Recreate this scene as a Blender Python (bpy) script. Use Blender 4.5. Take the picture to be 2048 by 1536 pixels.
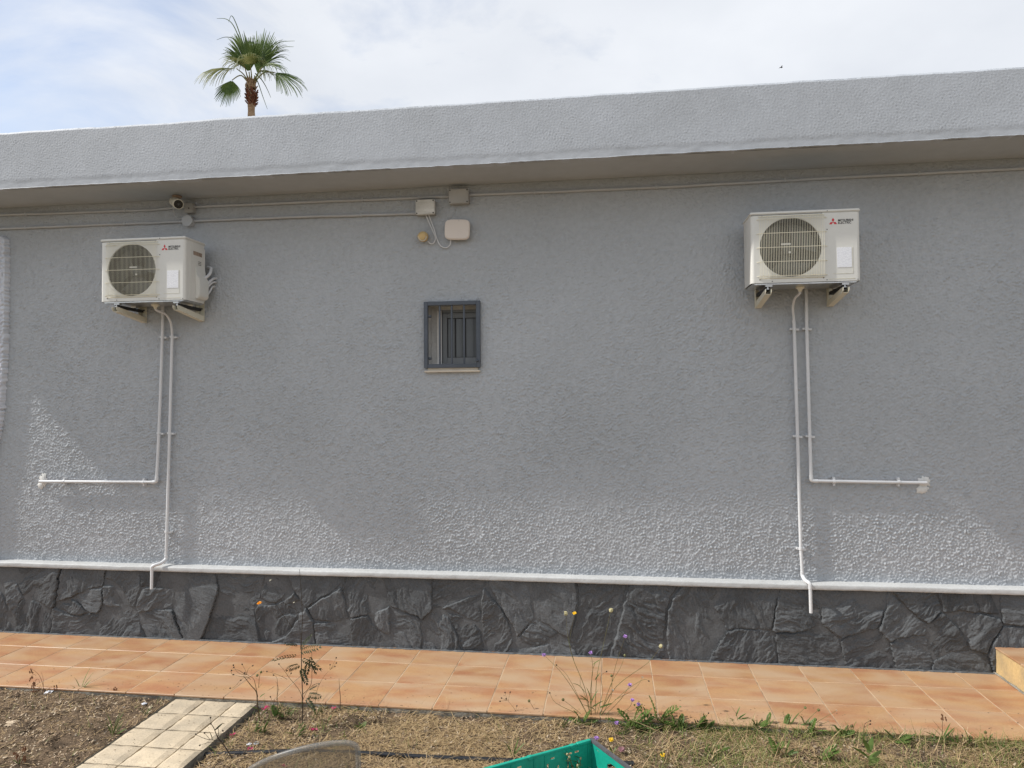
import bpy, bmesh, math, random
import numpy as np
from mathutils import Vector, Matrix

for o in list(bpy.data.objects):
    bpy.data.objects.remove(o)
scene = bpy.context.scene
C = scene.collection
random.seed(7)
RNG = np.random.RandomState(11)

# ------------------------------------------------------------------ camera
cam_d = bpy.data.cameras.new('camera')
cam = bpy.data.objects.new('camera', cam_d)
C.objects.link(cam)
cam_d.sensor_width = 36.0
cam_d.lens = 36.0 * 1425.0 / 2048.0
cam_d.clip_start = 0.05
cam_d.clip_end = 3000.0
yaw, pitch, roll = math.radians(7.87), math.radians(1.34), math.radians(0.395)
F = Vector((-math.sin(yaw) * math.cos(pitch), math.cos(yaw) * math.cos(pitch), math.sin(pitch)))
R0 = Vector((math.cos(yaw), math.sin(yaw), 0))
U0 = R0.cross(F)
R = R0 * math.cos(roll) - U0 * math.sin(roll)
U = U0 * math.cos(roll) + R0 * math.sin(roll)
m = Matrix((R, U, -F)).transposed().to_4x4()
m.translation = Vector((0, -5.3, 1.875))
cam.matrix_world = m
scene.camera = cam

# ------------------------------------------------------------------ light
SUN = Vector((-4.95, -1.0, 5.1)).normalized()          # towards the sun: high on the left, almost along the wall
el = math.asin(SUN.z)
az = math.atan2(SUN.x, SUN.y)
sun_d = bpy.data.lights.new('sun', 'SUN')
sun_d.energy = 4.2
sun_d.angle = math.radians(1.2)
sun_d.color = (1.0, 0.955, 0.89)
sun = bpy.data.objects.new('sun', sun_d)
C.objects.link(sun)
sun.rotation_euler = SUN.to_track_quat('Z', 'Y').to_euler()
sun.location = (-10, -3, 12)

world = bpy.data.worlds.new('World')
scene.world = world
world.use_nodes = True
wn, wl = world.node_tree.nodes, world.node_tree.links
wn.clear()


def N(nodes, typ, **kw):
    n = nodes.new(typ)
    for k, v in kw.items():
        setattr(n, k, v)
    return n


sky = N(wn, 'ShaderNodeTexSky', sky_type='NISHITA', sun_disc=False)
sky.sun_elevation = el
sky.sun_rotation = az % (2 * math.pi)
sky.air_density = 1.0
sky.dust_density = 1.2
tc = N(wn, 'ShaderNodeTexCoord')
sep = N(wn, 'ShaderNodeSeparateXYZ')
wl.new(tc.outputs['Generated'], sep.inputs[0])
addz = N(wn, 'ShaderNodeMath', operation='ADD'); addz.inputs[1].default_value = 0.22
absz = N(wn, 'ShaderNodeMath', operation='ABSOLUTE')
wl.new(sep.outputs['Z'], absz.inputs[0]); wl.new(absz.outputs[0], addz.inputs[0])
dx = N(wn, 'ShaderNodeMath', operation='DIVIDE'); dy = N(wn, 'ShaderNodeMath', operation='DIVIDE')
wl.new(sep.outputs['X'], dx.inputs[0]); wl.new(addz.outputs[0], dx.inputs[1])
wl.new(sep.outputs['Y'], dy.inputs[0]); wl.new(addz.outputs[0], dy.inputs[1])
comb = N(wn, 'ShaderNodeCombineXYZ')
wl.new(dx.outputs[0], comb.inputs[0]); wl.new(dy.outputs[0], comb.inputs[1])
comb.inputs[2].default_value = 3.3
cn = N(wn, 'ShaderNodeTexNoise'); cn.inputs['Scale'].default_value = 1.9; cn.inputs['Detail'].default_value = 7.0
cn.inputs['Roughness'].default_value = 0.55; cn.inputs['Distortion'].default_value = 0.4
wl.new(comb.outputs[0], cn.inputs['Vector'])
# the deck of cloud thickens towards the right of the house
bias = N(wn, 'ShaderNodeMath', operation='MULTIPLY_ADD'); bias.inputs[1].default_value = 0.34; bias.inputs[2].default_value = 0.225
wl.new(sep.outputs['X'], bias.inputs[0])
addb = N(wn, 'ShaderNodeMath', operation='ADD')
wl.new(cn.outputs['Fac'], addb.inputs[0]); wl.new(bias.outputs[0], addb.inputs[1])
ramp = N(wn, 'ShaderNodeValToRGB')
ramp.color_ramp.elements[0].position = 0.42; ramp.color_ramp.elements[0].color = (0.24, 0.24, 0.24, 1)
ramp.color_ramp.elements[1].position = 0.65; ramp.color_ramp.elements[1].color = (0.97, 0.97, 0.97, 1)
wl.new(addb.outputs[0], ramp.inputs[0])
cn2 = N(wn, 'ShaderNodeTexNoise'); cn2.inputs['Scale'].default_value = 2.2; cn2.inputs['Detail'].default_value = 6.0
wl.new(comb.outputs[0], cn2.inputs['Vector'])
cramp = N(wn, 'ShaderNodeValToRGB')
cramp.color_ramp.elements[0].position = 0.3; cramp.color_ramp.elements[0].color = (8.7, 9.1, 9.8, 1)
cramp.color_ramp.elements[1].position = 0.7; cramp.color_ramp.elements[1].color = (10.5, 10.8, 11.3, 1)
wl.new(cn2.outputs['Fac'], cramp.inputs[0])
skymul = N(wn, 'ShaderNodeMix', data_type='RGBA', blend_type='MULTIPLY'); skymul.inputs['Factor'].default_value = 1.0
skymul.inputs['B'].default_value = (2.05, 2.0, 2.0, 1)
wl.new(sky.outputs[0], skymul.inputs['A'])
cmix = N(wn, 'ShaderNodeMix', data_type='RGBA')
wl.new(ramp.outputs['Color'], cmix.inputs['Factor'])
wl.new(skymul.outputs['Result'], cmix.inputs['A'])
wl.new(cramp.outputs['Color'], cmix.inputs['B'])
bg = N(wn, 'ShaderNodeBackground'); bg.inputs['Strength'].default_value = 0.08
wl.new(cmix.outputs['Result'], bg.inputs['Color'])
wo = N(wn, 'ShaderNodeOutputWorld')
wl.new(bg.outputs[0], wo.inputs[0])

vs = scene.view_settings
vs.view_transform = 'Standard'
vs.look = 'None'
vs.exposure = 0.16
vs.gamma = 1.0
vs.use_curve_mapping = False
scene.render.engine = 'CYCLES'
scene.cycles.max_bounces = 8
scene.cycles.transparent_max_bounces = 12
scene.render.resolution_x = 1024
scene.render.resolution_y = 768

# ------------------------------------------------------------------ helpers


def tag(o, label=None, cat=None, group=None, kind=None):
    if label: o['label'] = label
    if cat: o['category'] = cat
    if group: o['group'] = group
    if kind: o['kind'] = kind
    return o


def empty(name, loc=(0, 0, 0), parent=None):
    o = bpy.data.objects.new(name, None)
    C.objects.link(o)
    o.location = loc
    o.empty_display_size = 0.1
    if parent: o.parent = parent
    return o


def link(name, me, mt=None, parent=None, loc=None, smooth=False):
    if mt is not None and not me.materials:
        me.materials.append(mt)
    if smooth:
        me.polygons.foreach_set('use_smooth', [True] * len(me.polygons))
    o = bpy.data.objects.new(name, me)
    C.objects.link(o)
    if parent: o.parent = parent
    if loc is not None: o.location = loc
    return o


def mesh(name, v, f, mt=None, parent=None, loc=None, smooth=False):
    me = bpy.data.meshes.new(name)
    me.from_pydata([tuple(p) for p in v], [], f)
    me.update()
    return link(name, me, mt, parent, loc, smooth)


class MB:
    """collects shapes for ONE mesh"""
    def __init__(s):
        s.v = []; s.f = []

    def add(s, v, f):
        n = len(s.v)
        s.v += [tuple(p) for p in v]
        s.f += [tuple(i + n for i in q) for q in f]
        return s

    def box(s, a, b, mtx=None):
        x0, y0, z0 = a; x1, y1, z1 = b
        v = [(x0, y0, z0), (x1, y0, z0), (x1, y1, z0), (x0, y1, z0), (x0, y0, z1), (x1, y0, z1), (x1, y1, z1), (x0, y1, z1)]
        if mtx: v = [tuple(mtx @ Vector(p)) for p in v]
        return s.add(v, [(0, 3, 2, 1), (4, 5, 6, 7), (0, 1, 5, 4), (1, 2, 6, 5), (2, 3, 7, 6), (3, 0, 4, 7)])

    def prism(s, poly, axis, a, b):
        """extrude a 2D polygon along an axis"""
        n = len(poly)

        def P(p, t):
            return (t, p[0], p[1]) if axis == 'x' else ((p[0], t, p[1]) if axis == 'y' else (p[0], p[1], t))
        v = [P(p, a) for p in poly] + [P(p, b) for p in poly]
        f = [tuple(range(n - 1, -1, -1)), tuple(range(n, 2 * n))]
        f += [(i, (i + 1) % n, n + (i + 1) % n, n + i) for i in range(n)]
        return s.add(v, f)

    def tube(s, pts, r, n=10, cap=True):
        pts = [Vector(p) for p in pts]
        rs = r if isinstance(r, (list, tuple)) else [r] * len(pts)
        v, f = [], []
        t0 = (pts[1] - pts[0]).normalized()
        up = Vector((0, 0, 1)) if abs(t0.z) < 0.9 else Vector((1, 0, 0))
        nx = t0.cross(up).normalized()
        for i, p in enumerate(pts):
            if i == 0: t = t0
            elif i == len(pts) - 1: t = (pts[i] - pts[i - 1]).normalized()
            else: t = ((pts[i] - pts[i - 1]).normalized() + (pts[i + 1] - pts[i]).normalized()).normalized()
            nx = (nx - t * nx.dot(t)).normalized()
            ny = t.cross(nx)
            for k in range(n):
                a = 2 * math.pi * k / n
                v.append(p + (nx * math.cos(a) + ny * math.sin(a)) * rs[i])
        for i in range(len(pts) - 1):
            for k in range(n):
                f.append((i * n + k, i * n + (k + 1) % n, (i + 1) * n + (k + 1) % n, (i + 1) * n + k))
        if cap:
            f.append(tuple(range(n - 1, -1, -1)))
            f.append(tuple((len(pts) - 1) * n + k for k in range(n)))
        return s.add(v, f)

    def lathe(s, prof, centre, axis, n=24):
        """prof: (radius, distance along axis)"""
        axis = Vector(axis).normalized()
        up = Vector((0, 0, 1)) if abs(axis.z) < 0.9 else Vector((1, 0, 0))
        a1 = axis.cross(up).normalized(); a2 = axis.cross(a1)
        v, f = [], []
        for r, d in prof:
            for k in range(n):
                t = 2 * math.pi * k / n
                v.append(Vector(centre) + axis * d + (a1 * math.cos(t) + a2 * math.sin(t)) * r)
        for i in range(len(prof) - 1):
            for k in range(n):
                f.append((i * n + k, i * n + (k + 1) % n, (i + 1) * n + (k + 1) % n, (i + 1) * n + k))
        f.append(tuple(range(n - 1, -1, -1)))
        f.append(tuple((len(prof) - 1) * n + k for k in range(n)))
        return s.add(v, f)

    def build(s, name, mt, parent=None, loc=None, smooth=False):
        o = mesh(name, s.v, s.f, mt, parent, loc)
        if smooth: shade(o)
        return o


def shade(o, ang=40):
    me = o.data
    me.polygons.foreach_set('use_smooth', [True] * len(me.polygons))
    try:
        me.set_sharp_from_angle(angle=math.radians(ang))
    except Exception:
        pass
    return o


def bevel(o, w, seg=2, ang=30):
    bm = bmesh.new(); bm.from_mesh(o.data)
    bmesh.ops.remove_doubles(bm, verts=bm.verts, dist=1e-5)
    bmesh.ops.recalc_face_normals(bm, faces=bm.faces)
    ed = [e for e in bm.edges if len(e.link_faces) == 2 and e.calc_face_angle(0) > math.radians(ang)]
    bmesh.ops.bevel(bm, geom=ed, offset=w, segments=seg, affect='EDGES', clamp_overlap=True)
    bm.to_mesh(o.data); bm.free()
    return shade(o)


def grid_mesh(name, P, mt=None, parent=None, mask=None, flip=False):
    """P: (rows, cols, 3) numpy array; quads in mask (rows-1, cols-1)"""
    r, c = P.shape[:2]
    idx = np.arange(r * c).reshape(r, c)
    q = np.stack([idx[:-1, :-1], idx[:-1, 1:], idx[1:, 1:], idx[1:, :-1]], -1)
    if flip: q = q[..., ::-1]
    q = q[mask] if mask is not None else q.reshape(-1, 4)
    used, inv = np.unique(q.ravel(), return_inverse=True)
    V = P.reshape(-1, 3)[used].astype(np.float32)
    q = inv.reshape(-1, 4).astype(np.int32)
    me = bpy.data.meshes.new(name)
    me.vertices.add(len(V)); me.vertices.foreach_set('co', V.ravel())
    me.loops.add(q.size); me.loops.foreach_set('vertex_index', q.ravel())
    me.polygons.add(len(q))
    me.polygons.foreach_set('loop_start', np.arange(0, q.size, 4, dtype=np.int32))
    me.polygons.foreach_set('use_smooth', np.ones(len(q), dtype=bool))
    me.update(calc_edges=True)
    me.validate()
    return link(name, me, mt, parent)


def vnoise(x, y, seed):
    rs = np.random.RandomState(seed)
    T = rs.rand(256, 256)
    xi = np.floor(x).astype(int); yi = np.floor(y).astype(int)
    fx = x - xi; fy = y - yi
    fx = fx * fx * (3 - 2 * fx); fy = fy * fy * (3 - 2 * fy)
    g = lambda a, b: T[a % 256, b % 256]
    return (g(xi, yi) * (1 - fx) + g(xi + 1, yi) * fx) * (1 - fy) + (g(xi, yi + 1) * (1 - fx) + g(xi + 1, yi + 1) * fx) * fy


def fbm(x, y, seed, octv=4, gain=0.5):
    s = np.zeros_like(x, dtype=float); a = 1.0; t = 0.0
    for i in range(octv):
        s += a * vnoise(x * 2 ** i + 17.3 * i, y * 2 ** i + 5.1 * i, seed + i)
        t += a; a *= gain
    return s / t


def band(rows, cols, step, lam, width, seed, ax=1.0, ay=1.0):
    """band-passed noise with unit deviation; lam = wavelength in metres"""
    rs = np.random.RandomState(seed)
    w = rs.randn(rows, cols)
    fy = np.fft.fftfreq(rows, step)[:, None] * ay
    fx = np.fft.fftfreq(cols, step)[None, :] * ax
    f = np.sqrt(fx * fx + fy * fy) + 1e-9
    g = np.exp(-(np.log(f * lam) / width) ** 2)
    o = np.real(np.fft.ifft2(np.fft.fft2(w) * g))
    return o / o.std()


def sst(a, b, x):
    t = np.clip((x - a) / (b - a), 0, 1)
    return t * t * (3 - 2 * t)


# ------------------------------------------------------------------ materials
MATS = {}


def mat(name, col, rough=0.6, col2=None, scale=5.0, detail=5.0, fine=0.0, fine_scale=60.0, bump=0.0, bump_scale=80.0,
        spec=0.4, metal=0.0, per_object=0.0, stretch=(1, 1, 1), lo=0.35, hi=0.65):
    """principled material: two colours mixed by soft noise, fine mottling, optional bump and per-object brightness"""
    M = bpy.data.materials.new(name)
    M.use_nodes = True
    n, l = M.node_tree.nodes, M.node_tree.links
    b = n['Principled BSDF']
    b.inputs['Roughness'].default_value = rough
    b.inputs['Metallic'].default_value = metal
    b.inputs['Specular IOR Level'].default_value = spec
    tcn = N(n, 'ShaderNodeTexCoord')
    mp = N(n, 'ShaderNodeMapping')
    mp.inputs['Scale'].default_value = stretch
    oi = N(n, 'ShaderNodeObjectInfo')
    off = N(n, 'ShaderNodeVectorMath', operation='SCALE')
    geo = N(n, 'ShaderNodeNewGeometry')
    wp = N(n, 'ShaderNodeVectorMath', operation='ADD')
    l.new(geo.outputs['Position'], wp.inputs[0])
    cmb = N(n, 'ShaderNodeCombineXYZ')
    for i in range(3): l.new(oi.outputs['Random'], cmb.inputs[i])
    l.new(cmb.outputs[0], off.inputs[0]); off.inputs['Scale'].default_value = 37.0 if per_object else 0.0
    l.new(off.outputs[0], wp.inputs[1])
    l.new(wp.outputs[0], mp.inputs['Vector'])
    c2 = col2 if col2 else tuple(c * 0.85 for c in col)
    nz = N(n, 'ShaderNodeTexNoise'); nz.inputs['Scale'].default_value = scale; nz.inputs['Detail'].default_value = detail
    l.new(mp.outputs[0], nz.inputs['Vector'])
    rp = N(n, 'ShaderNodeValToRGB')
    rp.color_ramp.elements[0].position = lo; rp.color_ramp.elements[1].position = hi
    rp.color_ramp.elements[0].color = (*c2, 1); rp.color_ramp.elements[1].color = (*col, 1)
    l.new(nz.outputs['Fac'], rp.inputs[0])
    out = rp.outputs['Color']
    if fine:
        nf = N(n, 'ShaderNodeTexNoise'); nf.inputs['Scale'].default_value = fine_scale; nf.inputs['Detail'].default_value = 4.0
        l.new(mp.outputs[0], nf.inputs['Vector'])
        mr = N(n, 'ShaderNodeMapRange'); mr.inputs['From Min'].default_value = 0.3; mr.inputs['From Max'].default_value = 0.7
        mr.inputs['To Min'].default_value = 1 - fine; mr.inputs['To Max'].default_value = 1 + fine
        l.new(nf.outputs['Fac'], mr.inputs['Value'])
        mx = N(n, 'ShaderNodeVectorMath', operation='SCALE')
        l.new(out, mx.inputs[0]); l.new(mr.outputs[0], mx.inputs['Scale'])
        out = mx.outputs[0]
    if per_object:
        mr2 = N(n, 'ShaderNodeMapRange'); mr2.inputs['To Min'].default_value = 1 - per_object; mr2.inputs['To Max'].default_value = 1 + per_object
        l.new(oi.outputs['Random'], mr2.inputs['Value'])
        mx2 = N(n, 'ShaderNodeVectorMath', operation='SCALE')
        l.new(out, mx2.inputs[0]); l.new(mr2.outputs[0], mx2.inputs['Scale'])
        out = mx2.outputs[0]
    l.new(out, b.inputs['Base Color'])
    if bump:
        nb = N(n, 'ShaderNodeTexNoise'); nb.inputs['Scale'].default_value = bump_scale; nb.inputs['Detail'].default_value = 5.0
        l.new(mp.outputs[0], nb.inputs['Vector'])
        bp = N(n, 'ShaderNodeBump'); bp.inputs['Strength'].default_value = 1.0; bp.inputs['Distance'].default_value = bump
        l.new(nb.outputs['Fac'], bp.inputs['Height'])
        l.new(bp.outputs[0], b.inputs['Normal'])
    MATS[name] = M
    return M


M_wall = mat('grey_stucco_paint', (0.420, 0.444, 0.470), 0.62, (0.372, 0.394, 0.416), 0.9, 7, fine=0.06, fine_scale=30, bump=0.0008, bump_scale=220, spec=0.35)
M_fascia = mat('grey_fascia_paint', (0.43, 0.46, 0.50), 0.6, (0.395, 0.422, 0.455), 1.7, 6, fine=0.04, fine_scale=20, bump=0.0006, bump_scale=220, spec=0.35)
M_pilaster = mat('sun_tinted_pilaster', (0.58, 0.61, 0.66), 0.65, (0.52, 0.55, 0.60), 3, 5, fine=0.06, fine_scale=30)  # lighter than the wall: sunlight on the pilaster is put into the colour
M_soffit = mat('soffit_paint', (0.42, 0.45, 0.475), 0.8, (0.38, 0.405, 0.425), 1.1, 5, fine=0.03, fine_scale=12, bump=0.0006, bump_scale=40, spec=0.2)
M_ledge = mat('ledge_paint', (0.47, 0.48, 0.48), 0.6, (0.41, 0.42, 0.42), 2.5, 6, fine=0.05, fine_scale=40, bump=0.0012, bump_scale=60)
M_slate = mat('dark_slate_paint', (0.108, 0.115, 0.121), 0.9, (0.080, 0.086, 0.091), 6, 6, fine=0.18, fine_scale=90, bump=0.0026, bump_scale=90, spec=0.15, per_object=0.2)
M_mortar = mat('dark_mortar_paint', (0.100, 0.107, 0.113), 0.75, (0.080, 0.086, 0.091), 8, 5, fine=0.15, fine_scale=70, bump=0.002, bump_scale=90)
M_grout = mat('tile_grout', (0.50, 0.375, 0.25), 0.9, (0.26, 0.18, 0.115), 5, 6, fine=0.15, fine_scale=120)
M_concrete = mat('old_concrete', (0.26, 0.24, 0.20), 0.9, (0.15, 0.14, 0.12), 9, 6, fine=0.3, fine_scale=80, bump=0.003, bump_scale=60)
M_paving = mat('cream_paving', (0.53, 0.44, 0.315), 0.85, (0.42, 0.355, 0.262), 7, 6, fine=0.13, fine_scale=120, bump=0.0018, bump_scale=130, per_object=0.08)
M_stepside = mat('ochre_stone_tile', (0.56, 0.40, 0.19), 0.6, (0.40, 0.30, 0.17), 5, 6, fine=0.1, fine_scale=60, bump=0.002, bump_scale=30, lo=0.4, hi=0.6)
M_soil = mat('dry_soil', (0.17, 0.122, 0.08), 0.95, (0.075, 0.055, 0.038), 7, 8, fine=0.45, fine_scale=140, bump=0.006, bump_scale=140, spec=0.1)
M_ground = mat('dry_ground', (0.24, 0.19, 0.13), 0.95, (0.16, 0.13, 0.085), 0.6, 8, fine=0.3, fine_scale=8, spec=0.1)
M_acbody = mat('cream_enamel', (0.66, 0.66, 0.625), 0.38, (0.64, 0.64, 0.605), 3, 3, fine=0.015, fine_scale=30)
M_acgrille = mat('grille_plastic', (0.74, 0.71, 0.58), 0.4, (0.70, 0.67, 0.54), 5, 3)
M_acdark = mat('fan_cavity', (0.02, 0.021, 0.02), 0.6, (0.03, 0.03, 0.028), 6, 3)
M_fan = mat('fan_plastic', (0.06, 0.065, 0.062), 0.45, (0.045, 0.05, 0.048), 6, 3)
M_zinc = mat('galvanised_sheet', (0.62, 0.62, 0.60), 0.28, (0.50, 0.50, 0.50), 9, 4, fine=0.1, fine_scale=40, metal=0.9)
M_bracket = mat('cream_bracket_paint', (0.66, 0.64, 0.53), 0.45, (0.60, 0.58, 0.475), 8, 4)
M_rubber = mat('black_rubber', (0.018, 0.018, 0.018), 0.6, (0.025, 0.025, 0.025), 20, 3)
M_pipe = mat('white_pvc', (0.64, 0.655, 0.67), 0.42, (0.60, 0.615, 0.63), 4, 4, fine=0.03, fine_scale=50)
M_conduit = mat('painted_conduit', (0.44, 0.46, 0.48), 0.55, (0.40, 0.418, 0.435), 4, 4)
M_box = mat('junction_box_plastic', (0.70, 0.70, 0.67), 0.55, (0.50, 0.50, 0.47), 6, 6, fine=0.06, fine_scale=60, stretch=(1, 1, 4))
M_boxgrey = mat('box_painted_grey', (0.42, 0.42, 0.41), 0.6, (0.36, 0.36, 0.35), 6, 5)
M_router = mat('white_antenna_plastic', (0.70, 0.64, 0.58), 0.45, (0.67, 0.61, 0.555), 4, 3)
M_yellowed = mat('yellowed_plastic', (0.62, 0.47, 0.24), 0.35, (0.52, 0.38, 0.18), 14, 3)
M_screw = mat('dark_screw', (0.05, 0.05, 0.05), 0.5)
M_putty = mat('white_putty', (0.68, 0.68, 0.66), 0.8, (0.60, 0.60, 0.58), 20, 5, bump=0.004, bump_scale=70)
M_iron = mat('slate_grey_iron', (0.085, 0.10, 0.125), 0.45, (0.07, 0.085, 0.105), 6, 4, fine=0.06, fine_scale=60)
M_alu = mat('grey_aluminium', (0.20, 0.21, 0.215), 0.4, (0.17, 0.18, 0.185), 4, 4, metal=0.15)
M_reveal = mat('window_reveal_plaster', (0.58, 0.57, 0.55), 0.8, (0.46, 0.455, 0.44), 8, 5, fine=0.08, fine_scale=50)
M_jamb = mat('white_jamb_render', (0.75, 0.74, 0.72), 0.8, (0.68, 0.67, 0.65), 10, 5)
M_sill = mat('cream_marble_sill', (0.66, 0.60, 0.50), 0.4, (0.56, 0.50, 0.42), 8, 5)
M_blackbox = mat('dark_room', (0.02, 0.02, 0.02), 0.9)
M_red = mat('emblem_red', (0.58, 0.035, 0.05), 0.4, (0.55, 0.03, 0.045), 5, 2)
M_ink = mat('print_black', (0.03, 0.03, 0.03), 0.5)
M_camwhite = mat('camera_plastic', (0.62, 0.60, 0.52), 0.4, (0.56, 0.54, 0.46), 8, 4)
M_camtan = mat('rusty_camera_mount', (0.35, 0.27, 0.21), 0.7, (0.22, 0.16, 0.12), 30, 4)
M_lens = mat('black_lens_glass', (0.008, 0.008, 0.009), 0.12, (0.012, 0.012, 0.012), 40, 2)
M_hose = mat('black_polyethylene', (0.012, 0.014, 0.018), 0.3, (0.02, 0.022, 0.026), 12, 4)
M_crate = mat('green_crate_plastic', (0.012, 0.36, 0.26), 0.38, (0.010, 0.30, 0.215), 7, 4, fine=0.08, fine_scale=50)
M_craterim = mat('grey_crate_rim', (0.10, 0.10, 0.11), 0.5, (0.075, 0.075, 0.08), 14, 4)
M_trunk = mat('palm_trunk_bark', (0.40, 0.29, 0.19), 0.9, (0.27, 0.18, 0.11), 3, 5, fine=0.25, fine_scale=12, stretch=(1, 1, 4))
M_boot = mat('palm_leaf_bases', (0.24, 0.10, 0.06), 0.9, (0.13, 0.055, 0.035), 5, 5, fine=0.3, fine_scale=14)
M_petiole = mat('palm_petiole', (0.26, 0.25, 0.09), 0.6, (0.20, 0.17, 0.06), 3, 3)


def leaf_mat(name, a, b, scale=6, per=0.15, trans=0.3):
    M = mat(name, a, 0.5, b, scale, 4, per_object=per, spec=0.3)
    n, l = M.node_tree.nodes, M.node_tree.links
    bs = n['Principled BSDF']
    tr = N(n, 'ShaderNodeBsdfTranslucent')
    src = bs.inputs['Base Color'].links[0].from_socket
    l.new(src, tr.inputs['Color'])
    mx = N(n, 'ShaderNodeMixShader'); mx.inputs[0].default_value = trans
    l.new(bs.outputs[0], mx.inputs[1]); l.new(tr.outputs[0], mx.inputs[2])
    l.new(mx.outputs[0], n['Material Output'].inputs['Surface'])
    return M


M_frond = leaf_mat('palm_frond', (0.15, 0.215, 0.06), (0.07, 0.12, 0.03), 2.5, 0.25)
M_frondpale = leaf_mat('pale_palm_frond', (0.27, 0.27, 0.11), (0.12, 0.15, 0.045), 3, 0.15)
M_green = leaf_mat('weed_green', (0.14, 0.20, 0.05), (0.075, 0.13, 0.03), 20)
M_olive = leaf_mat('dark_olive_leaf', (0.045, 0.06, 0.02), (0.03, 0.038, 0.015), 20)
M_stem = leaf_mat('green_stem', (0.16, 0.17, 0.06), (0.13, 0.10, 0.045), 20, 0.1, 0.1)
M_dark = leaf_mat('dark_stem', (0.05, 0.035, 0.022), (0.03, 0.022, 0.016), 20, 0.1, 0.0)
M_drystem = leaf_mat('dry_stem', (0.17, 0.12, 0.06), (0.09, 0.065, 0.035), 20, 0.1, 0.1)
M_rust = leaf_mat('rust_brown_stem', (0.22, 0.10, 0.05), (0.13, 0.06, 0.03), 20, 0.1, 0.1)
M_straw = leaf_mat('dry_straw_blades', (0.54, 0.41, 0.23), (0.30, 0.205, 0.11), 60, 0.0, 0.2)
M_chip = mat('wood_chip_litter', (0.42, 0.31, 0.21), 0.9, (0.12, 0.08, 0.05), 90, 3, spec=0.1)
M_palechip = mat('pale_dry_leaf_litter', (0.55, 0.46, 0.34), 0.9, (0.34, 0.26, 0.18), 60, 3, spec=0.1)
M_pebble = mat('small_pebbles', (0.34, 0.29, 0.23), 0.85, (0.18, 0.15, 0.12), 40, 3)
M_grass = leaf_mat('garden_grass', (0.26, 0.27, 0.085), (0.10, 0.16, 0.035), 9, 0.0, 0.3)
M_mauve = leaf_mat('mauve_petal', (0.52, 0.32, 0.68), (0.40, 0.22, 0.58), 80)
M_cream = leaf_mat('cream_seed_head', (0.62, 0.58, 0.36), (0.48, 0.43, 0.24), 80)
M_yellow = leaf_mat('yellow_petal', (0.85, 0.58, 0.02), (0.75, 0.46, 0.02), 80)
M_orange = leaf_mat('orange_petal', (0.85, 0.36, 0.01), (0.75, 0.28, 0.01), 80)
M_pink = leaf_mat('pink_petal', (0.55, 0.05, 0.16), (0.42, 0.03, 0.12), 60)
M_dullpink = leaf_mat('dull_pink_petal', (0.42, 0.22, 0.25), (0.32, 0.16, 0.18), 60)
M_white = leaf_mat('white_petal', (0.72, 0.70, 0.60), (0.60, 0.58, 0.48), 60)
M_paper = mat('scrap_paper', (0.70, 0.72, 0.76), 0.8, (0.55, 0.57, 0.62), 40, 3)
M_bird = mat('dark_feathers', (0.03, 0.03, 0.035), 0.8)

# ceramic tile: ochre and terracotta clouds that differ from tile to tile
M_tile = mat('terracotta_tile', (0.418, 0.248, 0.124), 0.42, (0.352, 0.168, 0.086), 4.6, 8, fine=0.09, fine_scale=90, spec=0.5, per_object=0.07,
             stretch=(0.75, 1.7, 1), lo=0.36, hi=0.60)
_n, _l = M_tile.node_tree.nodes, M_tile.node_tree.links
_b = _n['Principled BSDF']
_src = _b.inputs['Base Color'].links[0].from_socket
_mp = [x for x in _n if x.type == 'MAPPING'][0]
_nz = N(_n, 'ShaderNodeTexNoise'); _nz.inputs['Scale'].default_value = 2.6; _nz.inputs['Detail'].default_value = 6
_nz.inputs['Distortion'].default_value = 0.6
_l.new(_mp.outputs[0], _nz.inputs['Vector'])
_r = N(_n, 'ShaderNodeValToRGB'); _r.color_ramp.elements[0].position = 0.42; _r.color_ramp.elements[1].position = 0.68
_l.new(_nz.outputs['Fac'], _r.inputs[0])
_mx = N(_n, 'ShaderNodeMix', data_type='RGBA')
_l.new(_r.outputs['Color'], _mx.inputs['Factor']); _l.new(_src, _mx.inputs['A']); _mx.inputs['B'].default_value = (0.435, 0.302, 0.190, 1)
_l.new(_mx.outputs['Result'], _b.inputs['Base Color'])
_nb = N(_n, 'ShaderNodeTexNoise'); _nb.inputs['Scale'].default_value = 14; _nb.inputs['Detail'].default_value = 3
_bp = N(_n, 'ShaderNodeBump'); _bp.inputs['Distance'].default_value = 0.0015
_l.new(_mp.outputs[0], _nb.inputs['Vector']); _l.new(_nb.outputs['Fac'], _bp.inputs['Height']); _l.new(_bp.outputs[0], _b.inputs['Normal'])

# window pane: dark room glass with a thin clear coat
M_glass = mat('dim_window_glass', (0.10, 0.108, 0.11), 0.16, (0.085, 0.092, 0.095), 3, 3, spec=0.6)

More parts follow.
